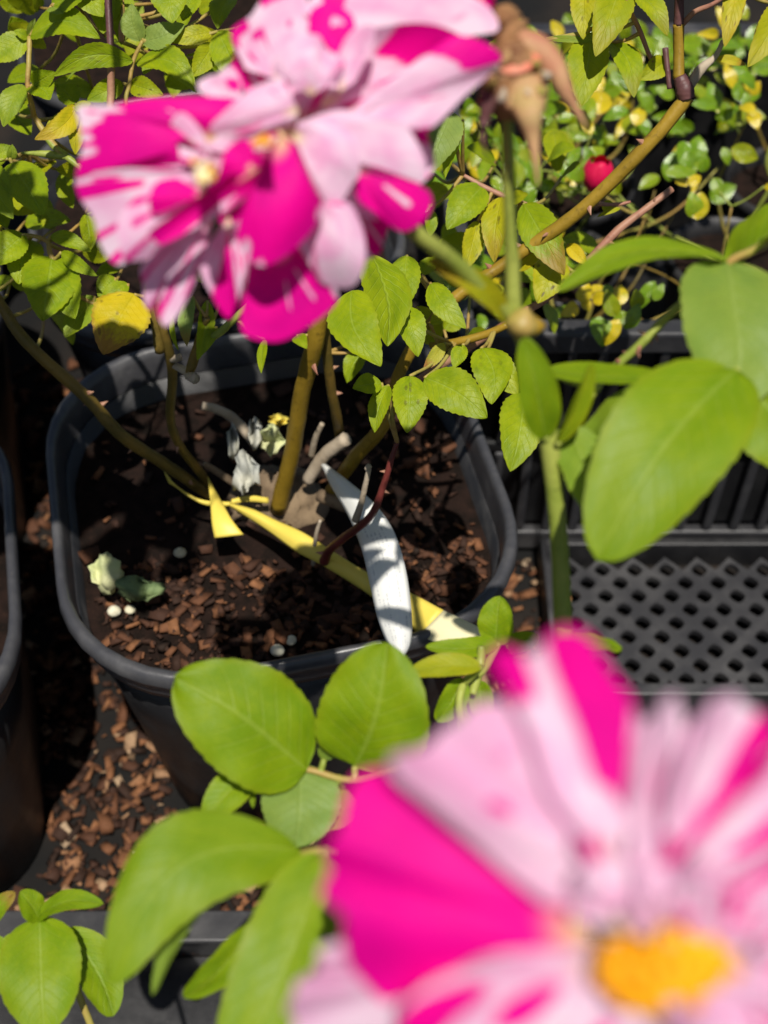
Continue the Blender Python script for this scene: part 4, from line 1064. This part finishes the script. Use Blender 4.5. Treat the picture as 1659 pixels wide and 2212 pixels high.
BL = [
 (86, 1984, 96, 2232, 174, .52, .50, dict(roll=4, bend=.08)),
 (84, 1984, 44, 1926, 60, .52, .515, dict(roll=25)),
 (80, 1986, 220, 1950, 52, .52, .51, dict(roll=-28, curve=-.08)),
 (138, 2008, 246, 2194, 106, .525, .515, dict(roll=-24, curve=-.06)),
 (-20, 1990, 30, 1928, 46, .53, .525, dict(spot=.9, tip=.6)),
 (-14, 2020, -8, 2108, 60, .53, .525, {}),
 (30, 2016, 0, 2090, 40, .53, .53, {}),
]
cane(fb, [(78, 1980, .522), (130, 2004, .525), (160, 2120, .53), (230, 2300, .54)], [10, 13, 15, 17], 'petiole', name='leaf_stalk')
lowp = W(230, 2300, .54)
tube('stem', [lowp, lowp + Vector((.05, -.05, -.03)), Vector((0, .03, .28)), Vector((.01, .015, SOIL_Z))], [.0016, .0020, .0026, .0035], M['green'], fb, 30, 8, .05)
for a in BL: leaf(fb, *a[:7], mat='fleaf', nu=10, nv=40, **a[7])

# -- upper bloom
c_up = W(600, 330, 0.3478)
ub = tube('bloom', [W(700, 380, 0.3478), W(680, 368, 0.3467), W(655, 352, 0.3456), W(628, 340, 0.3445)], [.004, .0075, .008, .0055], M['green'], fb, 16, 14, .08)
ub['label'] = 'upper striped bloom seen from its side, ruffled and turned left'
B = (575, 320)
def UZ(bx_, by_, d, out, **k):
    """petal of the upper bloom, drawn on the enlarged part of the photograph"""
    f = lambda p: (129.4 + .599 * p[0], .599 * p[1], p[2] if len(p) > 2 else 0.0)
    b = f((bx_, by_))
    k.setdefault('ruff', .0016); k['wav'] = .55
    return petal(ub, (b[0], b[1], d), [f(p) for p in out], **k)
# far petals
UZ(800, 290, .349, [(670, 250), (618, 120), (690, 45), (760, -20), (870, -40), (910, 90), (860, 210)], solid=.14, seed=1, stripes=((.20, .09, .78, 1, .9), (.52, .10, .85, 1, .95), (.36, .03, .3, .8, .6)), spots=((.30, .72, .08, .10, .8), (.12, .6, .06, .15, .7), (.62, .6, .05, .1, .6)))
UZ(1010, 190, .348, [(880, 40), (960, -60), (1150, -90), (1380, -60), (1530, 20), (1572, 110), (1420, 130), (1200, 140)], solid=.10, seed=3, stripes=((.80, .10, .2, .75, .95), (.16, .06, .5, 1, .8), (.93, .06, .1, .8, .9)), spots=((.62, .8, .10, .2, .35),))
UZ(640, 400, .349, [(500, 330), (505, 295), (560, 268), (630, 262), (655, 300), (660, 340)], solid=.12, seed=4, stripes=((.60, .16, .45, .9, .9),))
# cupped petal on the right: its inside, then its outer lip
UZ(940, 380, .343, [(1030, 210), (1080, 115, -.002), (1240, 85, -.004), (1400, 110, -.004), (1450, 170, -.002), (1330, 290, 0), (1170, 390), (1030, 430)], solid=.26, seed=5, cup=.006, stripes=((.42, .15, .55, 1, .97), (.66, .10, .35, 1, .9), (.82, .07, .2, 1, .6)))
UZ(1000, 430, .338, [(1140, 395, 0), (1300, 270, -.003), (1375, 152, -.006), (1480, 135, -.007), (1597, 205, -.004), (1565, 262, -.001), (1450, 352), (1342, 458), (1265, 472), (1150, 465)], solid=.10, seed=6, cup=-.003, stripes=((.34, .13, .72, 1, .98), (.82, .03, .85, 1, .9), (.62, .03, .5, .9, .45)))
UZ(1000, 215, .341, [(890, 110), (905, 45), (970, 8), (1045, 40), (1065, 115), (1040, 190)], solid=.92, seed=2, spots=((.5, .62, .16, .22, .0),))
UZ(1010, 225, .337, [(955, 175), (945, 125), (1000, 92), (1052, 108), (1040, 200)], solid=1.0, seed=30)  # magenta wedge imitates shading inside the small curled petal
UZ(1010, 330, .336, [(985, 240), (1030, 140, -.002), (1090, 95, -.003), (1140, 110, -.002), (1110, 200), (1060, 300)], solid=.08, seed=31)
UZ(905, 345, .334, [(768, 265), (775, 205, -.002), (845, 140, -.003), (925, 128, -.003), (965, 172, -.002), (1025, 222), (1000, 290)], solid=.14, seed=9, cup=-.003, stripes=((.85, .10, .5, 1, .45),))
UZ(860, 400, .329, [(800, 272), (705, 312, -.002), (620, 382, -.003), (545, 455, -.001), (560, 492, .002), (650, 505, .003), (750, 478, .003), (840, 450, .002)], solid=.12, seed=10, cup=-.003, stripes=((.62, .06, .35, .9, .5), (.12, .05, .4, .9, .35)))
# left magenta petal with its white corner
UZ(560, 500, .338, [(660, 352), (560, 345, -.003), (430, 352, -.004), (300, 360, -.003), (180, 380, -.002), (68, 384, 0), (58, 450), (74, 545, .002), (66, 640, .005), (120, 622, .004), (280, 604, .003), (430, 592)], solid=.99, seed=11, cup=-.004, nu=60,
   stripes=((.445, .085, .74, 1, .0), (.54, .018, .84, 1, .1), (.59, .015, .86, 1, .1), (.64, .018, .84, 1, .1), (.25, .012, .55, .8, .15)), spots=((.47, .9, .02, .08, .8),))
UZ(545, 560, .327, [(398, 445), (440, 408, -.002), (485, 440, -.002), (525, 500), (505, 565), (440, 588), (425, 525)], solid=.14, seed=12, stripes=((.75, .15, .45, 1, .9),))
UZ(560, 600, .325, [(475, 580), (500, 560), (560, 560), (600, 580), (590, 630), (540, 650)], solid=.0, seed=13)
# white striped fans at the lower left
UZ(560, 620, .337, [(480, 588, -.003), (400, 598, -.002), (280, 605, 0), (150, 618, .002), (66, 640, .004), (78, 720, .005), (110, 800, .006), (150, 885, .007), (215, 955, .007), (330, 890, .006)], solid=.10, seed=14, cup=-.003,
   stripes=((.20, .05, .3, 1, .75), (.52, .035, .45, 1, .97), (.46, .02, .6, .95, .8), (.74, .02, .5, 1, .55), (.86, .025, .5, 1, .6)))
UZ(545, 650, .331, [(430, 620, -.002), (330, 668, -.003), (225, 770, -.002), (205, 880, 0), (240, 935, .002), (330, 925, .003), (385, 850, .002)], solid=.10, seed=15, cup=-.004, stripes=((.28, .03, .45, 1, .8), (.44, .035, .5, .9, .75), (.66, .04, .5, 1, .95), (.88, .05, .4, 1, .9)))
UZ(530, 700, .325, [(425, 640), (355, 655, -.002), (318, 710, -.002), (338, 768), (395, 755), (490, 710)], solid=.93, seed=16, spots=((.78, .55, .14, .3, .05),))
UZ(695, 610, .323, [(570, 640), (588, 560, -.001), (640, 508, -.002), (692, 508, -.001), (705, 565)], solid=.95, seed=17)
# dark folded band
UZ(725, 600, .321, [(625, 640, .001), (500, 708, 0), (400, 778, 0), (322, 838, .001), (340, 885, .004), (425, 855, .005), (565, 775, .006), (690, 690, .004)], solid=.96, seed=18, cup=.003, stripes=((.82, .08, .5, 1, .25),))
# pale petals of the right middle
UZ(830, 475, .334, [(860, 440), (1000, 398, -.003), (1150, 418, -.004), (1272, 470, -.002), (1312, 560, 0), (1302, 655, .003), (1190, 640, .002), (1085, 600, .001)], solid=.06, seed=7, cup=-.002, stripes=((.78, .05, .6, 1, .9), (.45, .02, .5, 1, .4)))
UZ(840, 480, .329, [(870, 440), (960, 430, -.002), (1060, 500, -.002), (1080, 610, 0), (1065, 665, .001), (1000, 735, .003), (930, 700, .003), (880, 590, .001)], solid=.05, seed=32, cup=-.003, stripes=((.35, .02, .6, 1, .35),))
UZ(1060, 580, .337, [(1085, 600), (1180, 640), (1332, 690, -.003), (1312, 790, -.001), (1232, 832, .002), (1150, 780, .002), (1080, 725), (1060, 660)], solid=1.0, seed=8, stripes=((.42, .035, .35, .85, .05),))
# central magenta
UZ(800, 480, .322, [(760, 530, .001), (700, 640, -.001), (655, 760, -.003), (635, 880, -.002), (690, 945, .001), (765, 945, .002), (860, 880, .002), (945, 755, .002), (905, 640, .003), (860, 525)], solid=1.0, seed=19, cup=-.006, stripes=((.40, .03, .82, 1, .1), (.50, .025, .88, 1, .2), (.76, .03, .85, 1, .3)))
# lower hanging petals
UZ(890, 740, .334, [(960, 725), (1050, 735, -.002), (1092, 830, -.001), (1095, 960, 0), (1045, 1035, .003), (960, 1035, .004), (915, 975, .004), (860, 885)], solid=.12, seed=20, stripes=((.80, .08, .4, 1, .45), (.12, .06, .3, .9, .5)), cup=-.004)
UZ(790, 880, .339, [(680, 950), (662, 1060, .002), (658, 1185, .005), (740, 1228, .006), (830, 1218, .006), (932, 1165, .005), (1000, 1075, .003), (970, 1000), (890, 900)], solid=.95, seed=21, stripes=((.66, .022, .25, .85, .1), (.80, .05, .82, 1, .05), (.52, .010, .3, .8, .3)))
UZ(610, 780, .341, [(535, 880), (508, 960, .002), (550, 1065, .004), (612, 1155, .006), (640, 1085, .004), (662, 1000, .002), (655, 880)], solid=.18, seed=22, stripes=((.50, .17, .1, 1, .97), (.80, .05, .4, .9, .6)))
UZ(565, 740, .343, [(445, 880), (402, 960, .002), (362, 1080, .004), (348, 1150, .005), (388, 1172, .006), (440, 1112, .004), (492, 1000, .002), (525, 900)], solid=.06, seed=23, stripes=((.40, .075, .15, 1, .97), (.70, .05, .2, .9, .9)))
UZ(525, 740, .346, [(355, 880), (290, 970, .002), (300, 1060, .004), (330, 1115, .005), (372, 1040, .003), (402, 930)], solid=.08, seed=24, stripes=((.68, .13, .2, 1, .95), (.3, .04, .4, 1, .5)))
UZ(700, 800, .348, [(560, 960), (600, 1040, .002), (640, 1100, .004), (690, 1040), (760, 960)], solid=.12, seed=25, stripes=((.4, .1, .2, 1, .8),))
# back of the bloom, towards the bush
ax_up = (W(430, 300, 0.2889) - W(700, 390, 0.3531)).normalized()
for k in range(7):
    petal3(ub, W(640, 300, 0.3531), ax_up, k * .9 + .4, .036, .036, -.15, seed=40 + k)
rg = random.Random(2)
V, F, U = [], [], []
st = []
for k in range(12):
    bxx, byy = rg.uniform(420, 460), rg.uniform(352, 384); p0 = W(bxx + 12, byy - 8, 0.3274); p1 = W(bxx + rg.uniform(-14, 8), byy + rg.uniform(-10, 14), .3005)
    tube('stamen', [p0, (p0 + p1) * .5, p1], [.0004, .0004, .0010], M['stamen' if rg.random() < .5 else 'cream'], ub, 5, 5)
for k in range(5):
    bxx, byy = rg.uniform(540, 575), rg.uniform(296, 325); p0 = W(bxx + 12, byy - 8, 0.3274); p1 = W(bxx + rg.uniform(-8, 8), byy + rg.uniform(-8, 8), .299)
    tube('stamen', [p0, (p0 + p1) * .5, p1], [.0004, .0004, .0010], M['stamen'], ub, 5, 5)
# bits of a third bloom's petals hanging at the top edge
petal(ub, (1010, -40, .358), [(960, -20), (985, 10), (1030, 28), (1060, 8), (1070, -30)], solid=.97, seed=30)
petal(ub, (1040, -10, .355), [(1010, 20), (1030, 40), (1050, 60, .002), (1058, 30), (1070, 0)], solid=.97, seed=31)

# -- lower bloom, close to the lens
lb = tube('bloom', [W(1300, 1760, .215), W(1360, 1880, .205), W(1400, 1960, .195), W(1425, 2010, .186)], [.0035, .007, .0085, .006], M['green'], fb, 16, 14, .08)
lb['label'] = 'lower striped bloom near the camera with golden stamens'
cane(fb, [(1240, 1700, .47), (1270, 1720, .35), (1300, 1760, .218)], [24, 32, 40], 'green', name='flower_stalk')
def LO(base, out, **k): return petal(lb, (base[0], base[1], base[2] * .885), out, **k)
LO((1390, 2030, .207), [(760, 2330, .012), (620, 2240, .014), (655, 2120, .012), (705, 2050, .012), (800, 2000, .010)], solid=.05, seed=50, ruff=.003)
LO((1370, 1960, .1995), [(1180, 1955, -.003), (1000, 1800, -.005), (872, 1695, -.003), (856, 1640, 0), (950, 1580, .005), (1045, 1528, .006), (1160, 1490, .007), (1220, 1560, .006)], solid=.08, seed=51, cup=.004, ruff=.002, spots=((.50, .62, .045, .07, .85), (.58, .46, .04, .06, .55), (.66, .78, .05, .08, .55), (.80, .72, .06, .14, .5)))
LO((1345, 1930, .1965), [(1190, 1720, .002), (1130, 1550, .004), (1062, 1425, .004), (1130, 1402, .004), (1230, 1360, .005), (1320, 1440, .006), (1378, 1550, .006), (1372, 1700, .004)], solid=.10, seed=52, cup=.003, ruff=.002, stripes=((.33, .11, .74, 1, .95), (.22, .05, .55, .9, .62), (.655, .165, .36, 1, 1.0), (.46, .03, .5, 1, .25)))
LO((1375, 1930, .1985), [(1350, 1720, .002), (1372, 1600, .004), (1420, 1525, .005), (1468, 1512, .005), (1480, 1600, .004), (1470, 1720, .002)], solid=.14, seed=53, cup=.003, stripes=((.5, .10, .3, .8, .42), (.15, .05, .5, 1, .3)))
LO((1420, 1900, .1965), [(1440, 1700, .002), (1485, 1575, .004), (1535, 1518, .005), (1600, 1508, .005), (1660, 1560, .005), (1680, 1640, .004), (1600, 1740, .002)], solid=.10, seed=54, cup=.003, stripes=((.73, .13, .12, 1, .97), (.35, .06, .4, 1, .30)))
LO((1460, 1920, .198), [(1560, 1720, .002), (1660, 1620, .004), (1740, 1600, .005), (1800, 1700, .005), (1790, 1820, .003), (1680, 1860, .002)], solid=.14, seed=55, cup=.003, stripes=((.18, .05, .3, .9, .5), (.62, .08, .3, 1, .9)))
LO((1500, 1960, .197), [(1640, 1850, .001), (1760, 1800, .003), (1880, 1840, .004), (1890, 1990, .004), (1760, 2040, .002), (1640, 2040, 0)], solid=.12, seed=56, stripes=((.3, .08, .2, 1, .9), (.7, .06, .3, 1, .8)))
# the big magenta petal on the left
LO((1290, 2030, .204), [(1215, 1950, -.002), (1080, 1850, .000), (920, 1700, .002), (860, 1668, .004), (782, 1678, .005), (735, 1760, .003), (698, 1812, .003), (716, 1880, .006), (700, 1925, .004), (742, 1975, .003), (730, 2030, .003), (770, 2110, .004), (840, 2165, .004), (900, 2120, .002), (980, 2078, .001), (1150, 2060, 0)], solid=1.0, seed=57, cup=-.002, ruff=.0018, nu=64)
# bottom pale petal with a magenta patch
LO((1330, 2050, .197), [(1230, 2046, 0), (1080, 2060, 0), (980, 2098, .001), (900, 2150, .003), (850, 2235, .004), (880, 2350, .004), (1060, 2400, .003), (1250, 2330, .001)], solid=.06, seed=58, cup=-.002, ruff=.002, spots=((.52, .80, .14, .30, 1.0), (.70, .42, .12, .22, .95), (.60, .95, .12, .25, .95)))
LO((1400, 2080, .199), [(1200, 2220, .001), (1100, 2380, .003), (1240, 2500, .004), (1440, 2490, .004), (1500, 2300, .001)], solid=.12, seed=59, stripes=((.4, .08, .3, 1, .9),))
LO((1480, 2080, .199), [(1450, 2280, .001), (1460, 2440, .003), (1640, 2480, .004), (1800, 2370, .003), (1720, 2200, .001)], solid=.12, seed=60, stripes=((.6, .1, .3, 1, .9),))
LO((1500, 2040, .198), [(1660, 2230, .001), (1800, 2300, .003), (1930, 2200, .004), (1880, 2060, .002), (1700, 2030, 0)], solid=.1, seed=61, stripes=((.5, .1, .3, 1, .9),))
# small inner petals round the stamens
LO((1330, 1950, .199), [(1270, 1870), (1240, 1820, -.001), (1280, 1795, -.002), (1330, 1830, -.001), (1350, 1880)], solid=.3, seed=62, stripes=((.45, .16, .35, .95, .95),))
LO((1400, 1960, .197), [(1350, 1880), (1370, 1800, -.001), (1430, 1790, -.002), (1470, 1850, -.001), (1450, 1920)], solid=.12, seed=63, stripes=((.72, .16, .3, 1, .9),))
LO((1440, 2010, .194), [(1380, 1960, 0), (1390, 1890, -.002), (1470, 1860, -.003), (1560, 1880, -.003), (1560, 1960, -.001), (1500, 2010)], solid=.12, seed=64, ruff=.003, stripes=((.75, .05, .4, 1, .6),))
LO((1500, 2040, .191), [(1440, 1980, 0), (1450, 1900, -.002), (1540, 1890, -.003), (1640, 1930, -.003), (1650, 2020, -.001), (1580, 2060)], solid=.15, seed=65, ruff=.003, stripes=((.70, .06, .55, 1, .9), (.2, .06, .2, .8, .5)))
LO((1560, 2060, .190), [(1530, 2000), (1560, 1930, -.002), (1650, 1910, -.003), (1740, 1980, -.002), (1730, 2080), (1650, 2110)], solid=.2, seed=66, ruff=.003, stripes=((.3, .07, .4, 1, .9), (.7, .08, .3, 1, .9)))
LO((1400, 2030, .194), [(1370, 2020), (1350, 1960, -.001), (1400, 1930, -.002), (1450, 1960, -.001), (1470, 2020)], solid=.05, seed=67, hole=0)
LO((1480, 2060, .190), [(1440, 2040), (1460, 1990, -.001), (1520, 1980, -.002), (1590, 2020, -.001), (1590, 2070)], solid=.12, seed=68, stripes=((.3, .12, .3, 1, .9),))
LO((1620, 2140, .189), [(1600, 2060), (1660, 2030, -.002), (1730, 2080, -.002), (1720, 2180), (1660, 2220)], solid=.2, seed=69, stripes=((.5, .1, .3, 1, .8),))
LO((1345, 2010, .1965), [(1240, 1985), (1238, 1905, -.001), (1290, 1858, -.001), (1360, 1860, -.001), (1400, 1930), (1410, 1990)], solid=.05, seed=70)
LO((1520, 2105, .1885), [(1430, 2160, .001), (1470, 2250, .002), (1600, 2290, .002), (1740, 2210, .001), (1690, 2110)], solid=.05, seed=71, stripes=((.7, .1, .5, 1, .6),))
# golden stamens
rg = random.Random(33)
for k in range(120):
    a = rg.uniform(0, 6.28); q = math.sqrt(rg.random())
    x, y = 1440 + 145 * q * math.cos(a), 2098 + 82 * q * math.sin(a)
    p0 = W(1440 + 50 * q * math.cos(a), 2095 + 28 * q * math.sin(a), .178); p1 = W(x, y, .1685 - .004 * (1 - q) + rg.uniform(-.001, .001))
    tube('stamen', [p0, (p0 + p1) * .5, p1, p1 + (p1 - p0).normalized() * .0012], [.00035, .00035, .0012, .0010], M['stamen'], lb, 7, 5)
blob('pistil', W(1440, 2098, .176), (CAMP - W(1440, 2098, .176)), .0048, .006, M['stamen'], lb, 12, 6)
